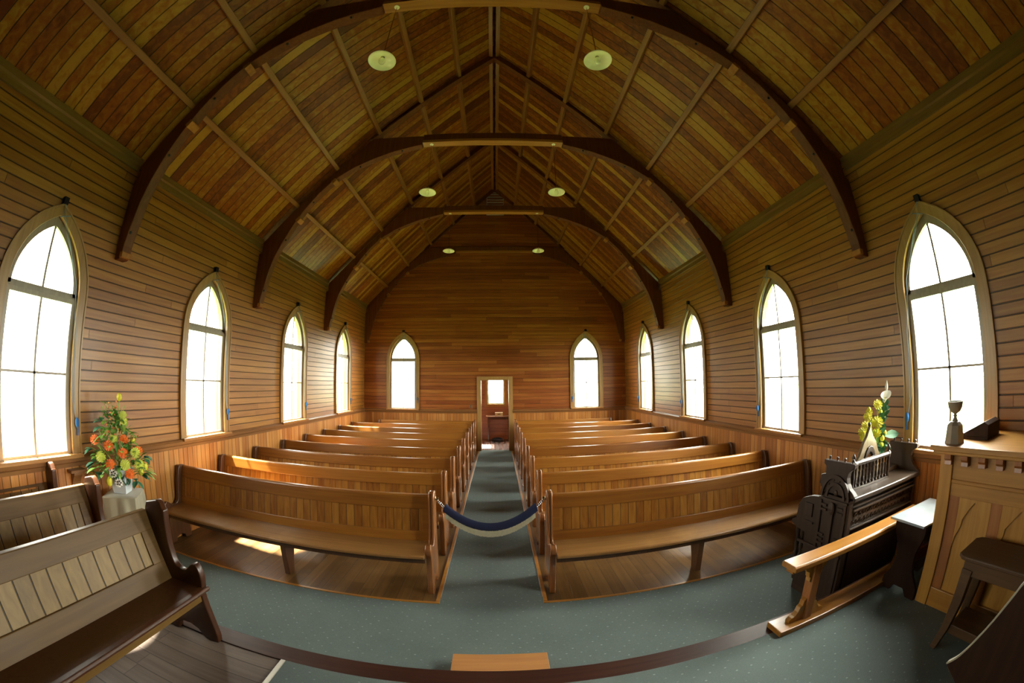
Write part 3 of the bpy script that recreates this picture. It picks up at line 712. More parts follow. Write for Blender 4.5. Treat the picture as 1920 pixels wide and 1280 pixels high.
# fringed rope across the aisle
t = empty('barrier_rope', (0, 3.36, 0.83)); tag(t, 'navy velvet barrier with cream fringe hung across the aisle', 'barrier rope')
n = 28
def sag(u): return -0.20 * (1 - u * u) - 0.012
xs = [-0.435 + 0.87 * i / n for i in range(n + 1)]
mb = MB()
secs = []
for x in xs:
    z = sag(x / 0.435)
    dz = 0.4 * x / 0.435 * 0.95
    nx, nz = -dz / math.hypot(1, dz), 1 / math.hypot(1, dz)
    ring = []
    for k in range(10):
        a = 2 * PI * k / 10
        h, w_ = 0.043 * math.cos(a), 0.016 * math.sin(a)
        ring.append(mb.b.verts.new((x + nx * h, w_, z + nz * h)))
    secs.append(ring)
for r0, r1 in zip(secs, secs[1:]):
    for k in range(10): mb.b.faces.new((r0[k], r0[(k+1) % 10], r1[(k+1) % 10], r1[k]))
mb.b.faces.new(secs[0]); mb.b.faces.new(secs[-1][::-1])
mb.build('velvet_band', M['velvet'], t, 0, True)
mb = MB()
for i in range(150):
    x = -0.425 + 0.85 * i / 149
    z = sag(x / 0.435) - 0.032; ln_ = 0.072 + random.uniform(-0.003, 0.003)
    dy = random.uniform(-0.004, 0.004)
    mb.box(x - 0.0026, x + 0.0026, dy - 0.003, dy + 0.003, z - ln_, z)
f_ = mb.build('fringe', M['fringe'], t); f_['kind'] = 'stuff'
for s in (-1, 1):
    mb = MB()
    for k in range(7):
        u = k / 6
        p = Vector((s * (0.438 + 0.085 * u), 0.07 * u, -0.012 + 0.06 * u))
        mb.ball(p, 0.011, (1.3, 0.8, 0.9), 6)
    mb.build('chain', M['chrome'], t, 0, True)
    mb = MB(); mb.lathe([(0.024, 0), (0.024, 0.006), (0.012, 0.012), (0.012, 0.03), (0.018, 0.034)], n=12, M=Matrix.Translation((s*0.534, 0.075, 0.05)) @ Matrix.Rotation(-s * PI/2, 4, 'Y')); mb.build('hook_plate', M['brass'], t, 0, True)

# ---------------------------------------------------------------- choir benches (seats face across the chancel)
A_END = [(-1.815, 0.0), (-1.805, 0.055), (-1.815, 0.16), (-1.835, 0.28), (-1.845, 0.40), (-1.83, 0.43), (-1.815, 0.50), (-1.822, 0.56), (-1.85, 0.610), (-1.90, 0.595), (-1.95, 0.548), (-1.99, 0.535), (-2.04, 0.548), (-2.068, 0.60), (-2.085, 0.72), (-2.082, 0.85), (-2.068, 0.925)]
def make_stall(length=2.75):
    t = empty('choir_bench', (0, 0, 0))
    Y1 = 0.0
    prof = smooth_pts(A_END[:-1], 2) + [(-2.078, 0.935), (-2.095, 0.945), (-2.112, 0.978), (-2.145, 0.995), (-2.265, 0.965), (-2.282, 0.93), (-2.30, 0.88), (-2.312, 0.50), (-2.32, 0.0), (-2.20, 0.0), (-2.185, 0.05), (-2.13, 0.085), (-2.05, 0.09), (-1.985, 0.065), (-1.93, 0.0)]
    prof = [(x + 2.08, z) for x, z in prof]
    for k, y in enumerate((Y1, -length)):
        mb = MB(); mb.prism(prof, 'y', y - 0.052, y); mb.build('end_panel', M['stall_end'], t, 0.010, True, 3)
    a, b_ = -length, -0.052
    bx_ = lambda z: -0.06 - (z - 0.46) * 0.34           # front face of the tilted back
    def back(z0, z1, off, d, nm, mat, bev):
        q = MB(); q.prism([(bx_(z0) + off, z0), (bx_(z1) + off, z1), (bx_(z1) + off - d, z1), (bx_(z0) + off - d, z0)], 'y', a, b_); return q.build(nm, mat, t, bev)
    back(0.775, 0.905, 0.014, 0.045, 'top_rail', M['stall_y'], 0.006)
    back(0.555, 0.785, 0.0, 0.02, 'back_boards', M['stall_panel'], 0)
    back(0.43, 0.565, 0.014, 0.04, 'lower_rail', M['stall_y'], 0.004)
    for ya in (b_ - 0.10, a):
        q = MB(); q.prism([(bx_(0.55) + 0.012, 0.55), (bx_(0.79) + 0.012, 0.79), (bx_(0.79) - 0.01, 0.79), (bx_(0.55) - 0.01, 0.55)], 'y', ya, ya + 0.10); q.build('stile', M['stall_y'], t, 0.003)
    q = MB(); q.prism([(0.275, 0.445), (0.285, 0.43), (0.275, 0.412), (0.24, 0.406), (-0.07, 0.405), (-0.07, 0.440), (0.10, 0.443), (0.24, 0.448)], 'y', a, -0.004); q.build('seat', M['stall_end'], t, 0.005)
    q = MB(); q.box(0.20, 0.225, a, b_, 0.335, 0.406); q.build('seat_apron', M['stall_y'], t, 0.003)
    return t
proto = make_stall()
stalls = [(-2.08, 1.752, 'dark choir bench with golden board back, foremost of three, beside the chancel carpet'),
          (-3.00, 1.772, 'dark choir bench standing between the nearest choir bench and the wall'),
          (-3.72, 1.70, 'dark choir bench close against the wall below the arched window')]
for k, (x, y, lab) in enumerate(stalls):
    o = proto if k == 0 else copy_tree(proto)
    o.location = (x, y, ZS + (0 if k < 2 else 0.0)); tag(o, lab, 'bench', 'choir benches facing across the chancel')

# ---------------------------------------------------------------- flower stand, vase and flowers
FX, FY = -3.56, 2.36
t = empty('flower_stand', (FX, FY, 0)); tag(t, 'small square stand draped with beige cloth behind the choir benches', 'stand')
b = MB(); b.box(-0.17, 0.17, -0.17, 0.17, 0.81, 0.84); b.build('table_top', M['trim_x'], t)
for sx in (-1, 1):
    for sy in (-1, 1):
        b = MB(); b.box(sx*0.15 - 0.018, sx*0.15 + 0.018, sy*0.15 - 0.018, sy*0.15 + 0.018, 0.009, 0.81); b.build('leg', M['stall_end'], t)
t.rotation_euler = (0, 0, math.radians(38))
# cloth: square top with folds falling to the floor
mb = MB(); rings = []
nk = 72
for lv, (z, grow) in enumerate([(0.843, 0.0), (0.844, 0.6), (0.843, 0.93), (0.835, 1.0), (0.76, 1.01), (0.6, 1.03), (0.4, 1.06), (0.2, 1.09), (0.02, 1.11)]):
    ring = []
    for k in range(nk):
        a = 2 * PI * k / nk
        r = 0.185 / max(abs(math.cos(a)), abs(math.sin(a)))
        r = min(r, 0.252)
        fold = min(0.022, max(0.0, (0.84 - z)) * 0.16) * (math.sin(9 * a + 0.6) + 0.6 * math.sin(5 * a + 2.0)) if lv > 3 else 0
        rr = r * grow + fold if grow > 0 else 0.001
        ring.append(mb.b.verts.new((rr * math.cos(a), rr * math.sin(a), z)))
    rings.append(ring)
for r0, r1 in zip(rings, rings[1:]):
    for k in range(nk): mb.b.faces.new((r0[k], r0[(k+1) % nk], r1[(k+1) % nk], r1[k]))
mb.b.faces.new(rings[0])
o = mb.build('tablecloth', M['cloth'], None, 0, True); o.location = (FX, FY, 0.002); o.rotation_euler = (0, 0, math.radians(38))
tag(o, 'beige cloth hanging in folds over the flower stand', 'tablecloth')
VZ = 0.847
mb = MB()
def sq(h, z): return [(sx*h, sy*h, z) for sx, sy in ((-1,-1),(1,-1),(1,1),(-1,1))]
prof = [(0.072, 0.0), (0.078, 0.03), (0.100, 0.215), (0.100, 0.24), (0.090, 0.24), (0.07, 0.05)]
rings = [[mb.b.verts.new(p) for p in sq(h, z)] for h, z in prof]
for r0, r1 in zip(rings, rings[1:]):
    for k in range(4): mb.b.faces.new((r0[k], r0[(k+1) % 4], r1[(k+1) % 4], r1[k]))
mb.b.faces.new(rings[0][::-1]); mb.b.faces.new(rings[-1])
o = mb.build('flower_vase', M['vase'], None, 0.008); o.location = (FX, FY, VZ); o.rotation_euler = (0, 0, math.radians(28))
tag(o, 'white tapered square vase on the beige draped stand', 'vase')

def leaf(mb, p, d, ln_, wd, droop=0.3, up=(0, 0, 1)):
    p = Vector(p); d = Vector(d).normalized(); side = d.cross(Vector(up))
    if side.length < 0.05: side = Vector((1, 0, 0))
    side.normalize(); nrm = side.cross(d)
    prev = None; cols = []
    for i, (tt, ww) in enumerate(((0, 0.12), (0.25, 0.8), (0.5, 1.0), (0.75, 0.72), (1.0, 0.03))):
        c = p + d * ln_ * tt - Vector((0, 0, 1)) * droop * ln_ * tt * tt
        cols.append((c - side * wd * ww * 0.5 + nrm * 0.12 * wd * ww, c - nrm * 0.0, c + side * wd * ww * 0.5 + nrm * 0.12 * wd * ww))
    V = [[mb.b.verts.new(q) for q in c] for c in cols]
    for a, c in zip(V, V[1:]):
        for k in (0, 1): mb.b.faces.new((a[k], a[k+1], c[k+1], c[k]))
def bloom(mb, c, r, d, layers=4):
    """rounded many-petalled flower facing d"""
    d = Vector(d).normalized(); q = Vector((0, 0, 1)).rotation_difference(d).to_matrix().to_4x4()
    T = Matrix.Translation(Vector(c)) @ q
    for L_ in range(layers):
        n_ = 8 + 2 * L_; rad = r * (0.35 + 0.65 * (L_ + 1) / layers); tilt = 0.25 + 1.0 * L_ / layers
        for k in range(n_):
            a = 2 * PI * (k + 0.5 * (L_ % 2)) / n_ + random.uniform(-0.1, 0.1)
            w_ = rad * 0.44
            pts = []
            for (tt, ww) in ((0.12, 0.3), (0.55, 1.0), (0.9, 0.85), (1.05, 0.35)):
                rr = rad * tt * math.sin(min(PI/2, tilt + 0.35)) ; hh = rad * tt * math.cos(tilt + 0.35) * (0.9 - 0.45 * tt) + r * (0.05 + 0.42 * (layers - L_) / layers * (1.1 - tt))
                rd = Vector((math.cos(a), math.sin(a), 0)); sd = Vector((-math.sin(a), math.cos(a), 0))
                pts.append((rd * rr - sd * w_ * ww * 0.5 + Vector((0, 0, hh + 0.08*r)), rd * rr + Vector((0, 0, hh)), rd * rr + sd * w_ * ww * 0.5 + Vector((0, 0, hh + 0.08*r))))
            V = [[mb.b.verts.new(T @ p) for p in c_] for c_ in pts]
            for u_, v_ in zip(V, V[1:]):
                for j in (0, 1): mb.b.faces.new((u_[j], u_[j+1], v_[j+1], v_[j]))
    mb.ball(c, r * 0.42, (1, 1, 0.8), 6, q)

t = empty('flower_arrangement', (FX, FY, VZ + 0.23)); tag(t, 'tall arrangement of orange and lime flowers in the white square vase', 'flowers')
CAMV = Vector((0.0834, 0, 2.0165))
base = Vector(t.location)
view = (CAMV - base); view.z *= 0.4; view.normalize()
rt = Vector((0, 0, 1)).cross(view).normalized()  # towards the right as one looks from the chancel
def place(u, h, f_): return rt * u + view * f_ + Vector((0, 0, h))
# (sideways, height, forward) of each bloom, metres from the vase mouth
OR = [(-0.245, 0.285, 0.02), (-0.105, 0.235, 0.10), (-0.10, 0.065, 0.14), (0.035, 0.165, 0.13), (0.055, 0.285, 0.06), (0.20, 0.17, 0.02), (0.09, -0.035, 0.14)]
LM = [(-0.19, 0.135, 0.12), (0.05, 0.055, 0.16), (0.165, 0.16, 0.10), (0.195, 0.045, 0.10), (0.055, 0.52, 0.03), (0.06, 0.465, 0.05), (-0.05, 0.30, 0.06)]
stem = MB(); green = MB(); lt = MB(); bl = MB()
for (u, h, f_) in OR:
    p = place(u, h, f_); mb = MB(); bloom(mb, p, 0.050, view + rt * u * 1.2 + Vector((0, 0, 0.15)), 4); mb.build('orange_bloom', M['orange'], t)
    stem.tube([(0, 0, -0.06), p * 0.5, p], 0.004, 5)
for i, (u, h, f_) in enumerate(LM):
    p = place(u, h, f_); mb = MB(); bloom(mb, p, 0.053 if i < 4 else 0.042, view + rt * u * 1.0 + Vector((0, 0, 0.2)), 4); mb.build('lime_bloom', M['lime'], t)
    stem.tube([(0, 0, -0.06), p * 0.5 + Vector((0, 0, 0.02)), p], 0.004, 5)
for (u, h, f_, r) in ((0.02, 0.69, 0.0, 0.028), (0.26, 0.02, 0.05, 0.028), (0.21, -0.03, 0.08, 0.028), (-0.13, -0.10, 0.12, 0.035), (0.15, 0.28, 0.02, 0.025)):
    p = place(u, h, f_); mb = MB(); mb.ball(p, r, (1, 1, 1.4), 7); mb.build('yellow_bud', M['yellow'], t, 0, True)
    stem.tube([(0, 0, -0.05), p * 0.6, p], 0.003, 5)
for (u, h, f_) in ((-0.08, -0.02, 0.14), (-0.03, -0.11, 0.15)):
    p = place(u, h, f_); mb = MB(); bloom(mb, p, 0.046, view, 2); w_ = mb.build('white_bloom', M['white_petal'], t)
    mb = MB(); 
    for k in range(5):
        a = 2*PI*k/5; mb.ball(p + rt * 0.018*math.cos(a) + Vector((0, 0, 0.018*math.sin(a))) + view * 0.026, 0.008, (1, 1, 1), 5)
    mb.build('dark_centre', M['black_petal'], w_)
rg = random.Random(3)
for i in range(330):
    hh = rg.random() ** 1.15
    h = -0.06 + 0.62 * hh; spread_ = 0.27 * (1 - hh) ** 0.8 + 0.035
    u = rg.uniform(-1, 1) * spread_; f_ = rg.uniform(-0.8, 1) * spread_ * 0.6
    p = place(u - 0.05 * hh, h, f_); dd = rt * (u * 3 + rg.uniform(-.4, .4)) + view * rg.uniform(-.2, .7) + Vector((0, 0, rg.uniform(-0.2, 0.9)))
    (green if rg.random() < 0.6 else lt).b
    leaf(green if rg.random() < 0.6 else lt, p, dd, rg.uniform(0.07, 0.13), rg.uniform(0.025, 0.05))
for (u, h, f_) in ((-0.17, 0.46, 0.03), (-0.13, 0.53, 0.0), (-0.18, 0.40, 0.05), (-0.27, 0.20, 0.05), (-0.27, 0.08, 0.06), (-0.20, -0.02, 0.06), (0.26, 0.12, 0.0), (0.22, -0.06, 0.04), (0.15, -0.12, 0.06)):
    for k in range(3): leaf(bl, place(u, h, f_), rt * (u * 2 + rg.uniform(-.6, .6)) + view * .4 + Vector((0, 0, rg.uniform(-.6, .6))), 0.10, 0.06)
for k in range(26):   # ferny spikes towards the top
    h = 0.30 + 0.022 * k; p = place(-0.11 + 0.03 * math.sin(k), h if h < 0.62 else 0.62, 0.0)
    for sgn in (-1, 1): leaf(lt, p, rt * sgn + Vector((0, 0, 0.9)) + view * rg.uniform(-.4, .6), 0.07, 0.012)
for k in range(14):   # ivy hanging over the rim
    leaf(bl, place(-0.06 + 0.012 * k, -0.02 - 0.012 * (k % 7), 0.12 - 0.002 * k), rt * rg.uniform(-.8, .8) + Vector((0, 0, -1)) + view * .3, 0.06, 0.045)
ber = MB()
for k in range(34):
    h = rg.uniform(0.22, 0.66); u = rg.uniform(-0.16, 0.07) * (1.1 - h) - 0.03
    ber.ball(place(u, h, rg.uniform(0, 0.09)), 0.010, (1, 1, 1), 5)
for k in range(12): ber.ball(place(rg.uniform(0.06, 0.22), rg.uniform(0.15, 0.34), rg.uniform(0, .08)), 0.009, (1, 1, 1), 5)
for k in range(8):
    p = place(-0.16 + 0.035 * k, 0.60 + 0.02 * (k % 3), 0.0); stem.tube([place(-0.06, 0.3, 0), place(-0.09 + 0.015*k, 0.45, 0), p], 0.003, 4)
stem.build('stems', M['leaf2'], t); 
o = green.build('leaves', M['leaf'], t); o['kind'] = 'stuff'
o = lt.build('pale_leaves', M['leaf2'], t); o['kind'] = 'stuff'
o = bl.build('ivy_leaves', M['leaf_blue'], t); o['kind'] = 'stuff'
o = ber.build('berries', M['berry'], t, 0, True); o['kind'] = 'stuff'

# ---------------------------------------------------------------- reed organ
OX0, OX1 = 2.70, 3.82
t = empty('reed_organ', ((OX0 + OX1)/2, 2.05, 0.0)); tag(t, 'black carved reed organ with little balustrade between pews and pulpit', 'organ')
inv = Matrix.Translation(-Vector(t.location))
ox = lambda x: x - t.location.x
oy = lambda y: y - t.location.y
b = MB(); b.box(OX0 + 0.05, OX1 - 0.05, 1.91, 2.20, 0.010, 0.985, inv); b.build('case', M['ebony'], t, 0.004)
b = MB(); b.box(OX0 + 0.0, OX1 - 0.0, 1.835, 2.21, 0.99, 1.03, inv); b.build('top_board', M['ebony'], t, 0.012, False, 3)
b = MB(); b.box(OX0 + 0.052, OX1 - 0.052, 2.075, 2.26, 1.031, 1.07, inv); b.build('back_ledge', M['ebony'], t, 0.005)
for z, d_ in ((0.925, 0.035), (0.895, 0.05), (0.735, 0.035)):
    b = MB(); b.box(OX0 + 0.05, OX1 - 0.05, 1.91 - d_, 1.91, z, z + 0.020, inv); b.build('moulding', M['ebony'], t, 0.007)
# fretwork panel
b = MB(); b.box(OX0 + 0.06, OX1 - 0.06, 1.900, 1.91, 0.757, 0.893, inv)
for i in range(17):
    x = OX0 + 0.10 + i * 0.057
    for z in (0.79, 0.85):
        prof = [(0.022*math.cos(2*PI*k/10), 0.022*math.sin(2*PI*k/10)) for k in range(10)]; inn = [(u*0.55, w_*0.55) for u, w_ in prof]
        bb = [(x + u + (0.028 if z > 0.8 else 0), z + w_) for u, w_ in prof]; bi = [(x + u + (0.028 if z > 0.8 else 0), z + w_) for u, w_ in inn]
        b2 = [(ox(u), w_) for u, w_ in bb]; b3 = [(ox(u), w_) for u, w_ in bi]
        b.ring(b2, b3, 'y', oy(1.890), oy(1.90), True)
b.build('fretwork_panel', M['ebony'], t)
b = MB(); b.box(OX0 + 0.12, OX1 - 0.12, 1.902, 1.91, 0.12, 0.66, inv); b.build('cloth_panel', M['dark'], t, 0.003)
b = MB(); b.box(OX0 + 0.01, OX1 - 0.01, 1.89, 2.40, 0.009, 0.07, inv); b.build('plinth', M['ebony_end'], t, 0.006)
EP = [(1.88, 0.07), (1.875, 0.97), (1.845, 0.985), (1.84, 1.035), (1.865, 1.06), (1.90, 1.085), (1.925, 1.12), (1.935, 1.165), (1.925, 1.21), (1.895, 1.235), (1.865, 1.25), (1.865, 1.285), (2.19, 1.285), (2.19, 1.25), (2.165, 1.235), (2.165, 1.17), (2.215, 1.155), (2.225, 1.08), (2.20, 1.06), (2.205, 0.96), (2.31, 0.945), (2.41, 0.905), (2.455, 0.83), (2.47, 0.70), (2.52, 0.675), (2.525, 0.645), (2.46, 0.62), (2.345, 0.60), (2.335, 0.50), (2.335, 0.36), (2.42, 0.335), (2.425, 0.30), (2.40, 0.26), (2.385, 0.20), (2.39, 0.07)]
for xa in (OX0, OX1 - 0.05):
    b = MB(); b.prism([(oy(y), z) for y, z in EP], 'x', ox(xa), ox(xa + 0.05)); e = b.build('end_panel', M['ebony_end'], t, 0.004)
    for k in range(4):
        b = MB(); yy = 1.90 + k * 0.082
        b.lathe([(0.010, 0.0), (0.006, 0.008), (0.012, 0.020), (0.010, 0.030), (0.002, 0.036)], (ox(xa + 0.025), oy(yy), 1.285), 8)
        b.build('finial', M['ebony'], e, 0, True)
# carving on the outer face of the visible end
x1_, x0_ = ox(OX0), ox(OX0 - 0.022)
e = MB()
for (ro, ri, d_) in ((0.155, 0.135, 0.020), (0.105, 0.085, 0.014)):
    po = [(oy(2.035) + ro*math.cos(a), 0.985 + ro*1.25*math.sin(a)) for a in [PI*k/16 for k in range(17)]]
    pi2 = [(oy(2.035) + ri*math.cos(a), 0.985 + ri*1.25*math.sin(a)) for a in [PI*k/16 for k in range(17)]]
    e.ring(po, pi2, 'x', ox(OX0 - d_), x1_)
for k in range(6):
    a = PI * (k + 0.5) / 6; e.ball((ox(OX0) - 0.002, oy(2.035) + 0.12*math.cos(a), 0.985 + 0.15*math.sin(a)), 0.011, (0.7, 1, 1), 5)
e.ball((ox(OX0), oy(2.035), 1.03), 0.024, (0.6, 1, 1), 8)
e.build('carved_arch', M['ebony_end'], t)
e = MB()
e.box(x0_, x1_, oy(1.89), oy(2.20), 0.955, 0.975); e.box(x0_, x1_, oy(1.89), oy(2.40), 0.50, 0.525)
e.box(x0_, x1_, oy(2.03), oy(2.065), 0.53, 0.90); e.ball((x0_, oy(2.048), 0.90), 0.035, (0.5, 1, 1.6), 8)
e.box(x0_ + 0.006, x1_, oy(1.90), oy(1.925), 0.08, 0.95); e.box(x0_ + 0.006, x1_, oy(2.17), oy(2.195), 0.08, 0.95)
for z in (0.90, 0.86, 0.64, 0.60, 0.56):
    e.box(x0_ + 0.004, x1_, oy(1.93), oy(1.99), z, z + 0.02); e.box(x0_ + 0.004, x1_, oy(2.11), oy(2.17), z, z + 0.02)
e.box(x0_ + 0.008, x1_, oy(2.25), oy(2.38), 0.70, 0.72); e.box(x0_ + 0.008, x1_, oy(2.27), oy(2.36), 0.76, 0.88)
e.build('carved_straps', M['ebony_end'], t, 0.003)
# keyboard side facing the pews
b = MB(); b.prism([(oy(2.20), 0.62), (oy(2.48), 0.62), (oy(2.48), 0.69), (oy(2.40), 0.86), (oy(2.20), 0.93)], 'x', ox(OX0 + 0.05), ox(OX1 - 0.05)); b.build('keyboard_lid', M['ebony'], t, 0.006)
for xa in (OX0 + 0.05, OX1 - 0.10):
    b = MB(); b.lathe([(0.022, 0.07), (0.026, 0.10), (0.014, 0.13), (0.02, 0.28), (0.014, 0.42), (0.026, 0.45), (0.016, 0.50), (0.024, 0.56), (0.024, 0.62)], (ox(xa + 0.025), oy(2.45), 0), 12); b.build('turned_column', M['ebony'], t, 0, True)
for xa in (OX0, OX1 - 0.05):
    for yy in (2.385, 2.445):
        b = MB(); b.lathe([(0.022, 0.33), (0.024, 0.355), (0.011, 0.38), (0.020, 0.45), (0.012, 0.53), (0.024, 0.565), (0.024, 0.62)], (ox(xa + 0.025), oy(yy), 0), 12); b.build('turned_column', M['ebony'], t, 0, True)
# balustrade
GX0, GX1, GY = 2.86, 3.40, 1.985
b = MB(); b.tube([(ox(GX0), oy(GY), 1.245), (ox(GX1), oy(GY), 1.245)], 0.022, 12); b.build('balustrade_rail', M['ebony'], t, 0, True)
b = MB(); b.box(ox(GX0), ox(GX1), oy(GY - 0.02), oy(GY + 0.02), 1.031, 1.048); b.build('balustrade_foot', M['ebony'], t, 0.003)
for k in range(10):
    x = GX0 + 0.03 + k * (GX1 - GX0 - 0.06) / 9
    b = MB(); b.lathe([(0.008, 1.045), (0.015, 1.06), (0.007, 1.075), (0.013, 1.10), (0.008, 1.14), (0.012, 1.165), (0.006, 1.18), (0.013, 1.20), (0.009, 1.23)], (ox(x), oy(GY), 0), 10); b.build('baluster', M['ebony'], t, 0, True)
for x in (GX0 - 0.012, GX1 + 0.012):
    b = MB(); b.lathe([(0.020, 1.031), (0.022, 1.06), (0.013, 1.08), (0.020, 1.12), (0.014, 1.20), (0.023, 1.225), (0.023, 1.26), (0.010, 1.275), (0.018, 1.30), (0.004, 1.33)], (ox(x), oy(GY), 0), 12); b.build('newel', M['ebony'], t, 0, True)
# pointed pediment with a ring cut in it
gx, gy = 3.235, 2.085
po = [(ox(gx) + u, z) for u, z in [(-0.19, 1.071), (-0.19, 1.225), (-0.155, 1.262), (-0.105, 1.355), (-0.05, 1.415), (0.0, 1.50), (0.05, 1.415), (0.105, 1.355), (0.155, 1.262), (0.19, 1.225), (0.19, 1.071)]]
pi2 = [(ox(gx) + u, z) for u, z in [(-0.095, 1.071), (-0.095, 1.17), (-0.086, 1.235), (-0.064, 1.285), (-0.036, 1.318), (0.0, 1.33), (0.036, 1.318), (0.064, 1.285), (0.086, 1.235), (0.095, 1.17), (0.095, 1.071)]]
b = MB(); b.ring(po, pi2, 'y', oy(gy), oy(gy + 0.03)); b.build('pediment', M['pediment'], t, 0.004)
b = MB(); po2 = [(u, z) for u, z in pi2]; pi3 = [(ox(gx) + (u - ox(gx)) * 0.72, 1.071 + (z - 1.071) * 0.80) for u, z in pi2]
b.ring(po2, pi3, 'y', oy(gy - 0.012), oy(gy + 0.02)); b.build('pediment_arch', M['ebony'], t, 0.003)
b = MB(); b.ball((ox(gx), oy(gy + 0.015), 1.515), 0.016, (1, 1, 1.3), 7); b.build('pediment_finial', M['ebony'], t, 0, True)

# flowers on the organ
t = empty('flower_pot', (3.46, 2.19, 1.0705)); tag(t, 'small dark pot of the yellow flowers on the organ', 'pot')
b = MB(); b.lathe([(0.04, 0.0), (0.052, 0.02), (0.06, 0.08), (0.056, 0.085), (0.05, 0.06)], n=16); b.build('pot_body', M['ebony'], t, 0, True)
t = empty('lily_arrangement', (3.46, 2.19, 1.155)); tag(t, 'slender arrangement of yellow flowers and white lilies on the organ', 'flowers')
OXB, OYB, OZB = 3.46, 2.19, 1.155
view = Vector((-0.75, -0.62, 0.2)).normalized()
def pl(x, z, dy=0.0): return Vector((x + 0.06 - OXB, dy * 0.5 + 0.01, z - OZB))
stem = MB(); green = MB(); rg = random.Random(11)
for (x, z, dy, r) in ((3.385, 1.50, -0.10, 0.062), (3.255, 1.48, -0.02, 0.055), (3.205, 1.43, -0.02, 0.052), (3.225, 1.385, -0.03, 0.05), (3.295, 1.56, 0.0, 0.046), (3.325, 1.60, 0.01, 0.036), (3.42, 1.40, -0.06, 0.046), (3.47, 1.655, 0.0, 0.052), (3.60, 1.555, 0.0, 0.034)):
    p = pl(x, z, dy); mb = MB(); bloom(mb, p, r, view + Vector((rg.uniform(-.3, .3), rg.uniform(-.3, .1), 0.25)), 3); mb.build('yellow_bloom', M['yellow'], t)
    stem.tube([(0, 0, -0.04), p * 0.5 + Vector((0.02, 0, 0.02)), p], 0.004, 5)
for (x, z, dy, r) in ((3.51, 1.585, -0.02, 0.022), (3.56, 1.385, -0.06, 0.026), (3.52, 1.34, -0.06, 0.026), (3.315, 1.63, 0.0, 0.018), (3.50, 1.28, -0.08, 0.022)):
    p = pl(x, z, dy); mb = MB(); mb.ball(p, r, (1, 1, 1.2), 7); mb.build('yellow_bud', M['yellow'], t, 0, True)
    stem.tube([(0, 0, -0.04), p * 0.6, p], 0.003, 5)
# arum lilies: flared funnel with a pointed lip
def lily(p, d, r, ln_):
    d = Vector(d).normalized(); q = Vector((0, 0, 1)).rotation_difference(d).to_matrix().to_4x4(); T = Matrix.Translation(Vector(p)) @ q
    mb = MB(); rings = []
    for rr, z in ((0.12, 0.0), (0.25, 0.35), (0.45, 0.65), (0.8, 0.88), (1.0, 0.95)):
        rings.append([mb.b.verts.new(T @ Vector((rr * r * math.cos(2*PI*k/14) * (1 + 0.45 * rr * max(0, math.cos(2*PI*k/14)) ** 3), rr * r * math.sin(2*PI*k/14), ln_ * (z + 0.2 * rr * rr * math.cos(2*PI*k/14))))) for k in range(14)])
    for a, c in zip(rings, rings[1:]):
        for k in range(14): mb.b.faces.new((a[k], a[(k+1) % 14], c[(k+1) % 14], c[k]))
    o = mb.build('arum_lily', M['white_petal'], t, 0, True)
    mb = MB(); mb.tube([T @ Vector((0, 0, ln_*0.1)), T @ Vector((0, 0, ln_*0.75))], [0.008, 0.004], 6); mb.build('spadix', M['yellow'], o)
lily(pl(3.57, 1.64), Vector((-0.2, -0.5, 1)), 0.050, 0.12)
lily(pl(3.575, 1.50, -0.03), Vector((0.35, 0, 1)), 0.036, 0.11)
mb = MB(); mb.tube([pl(3.645, 1.77), pl(3.65, 1.81), pl(3.66, 1.87)], [0.010, 0.018, 0.002], 8); mb.build('lily_bud', M['white_petal'], t, 0, True)
stem.tube([(0, 0, -0.03), pl(3.52, 1.4), pl(3.57, 1.645)], 0.008, 6); stem.tube([(0, 0, -0.03), pl(3.56, 1.5), pl(3.645, 1.775)], 0.006, 6); stem.tube([(0, 0, -0.03), pl(3.55, 1.35), pl(3.575, 1.505)], 0.006, 6)
stem.build('stems', M['leaf2'], t)
for k in range(60):
    z = 1.19 + 0.45 * rg.random(); x = 3.50 + 0.17 * (z - 1.19) + rg.uniform(-.045, .05)
    leaf(green, pl(x, z, rg.uniform(-.05, .02)), Vector((rg.uniform(-.6, .6), rg.uniform(-.5, .1), 1)), 0.11, 0.036, 0.3, view)
leaf(green, pl(3.57, 1.355, -0.05), Vector((1, -0.25, 0.08)), 0.22, 0.085, 0.1, view)
leaf(green, pl(3.53, 1.60, -0.02), Vector((0.7, 0, 0.7)), 0.13, 0.07, 0.1, view)
for k in range(22): leaf(green, pl(3.25 + 0.35 * rg.random(), rg.uniform(1.21, 1.33), -.04), Vector((rg.uniform(-1, 1), -.4, rg.uniform(-.3, .6))), 0.085, 0.03, 0.3, view)
o = green.build('leaves', M['leaf_blue'], t); o['kind'] = 'stuff'

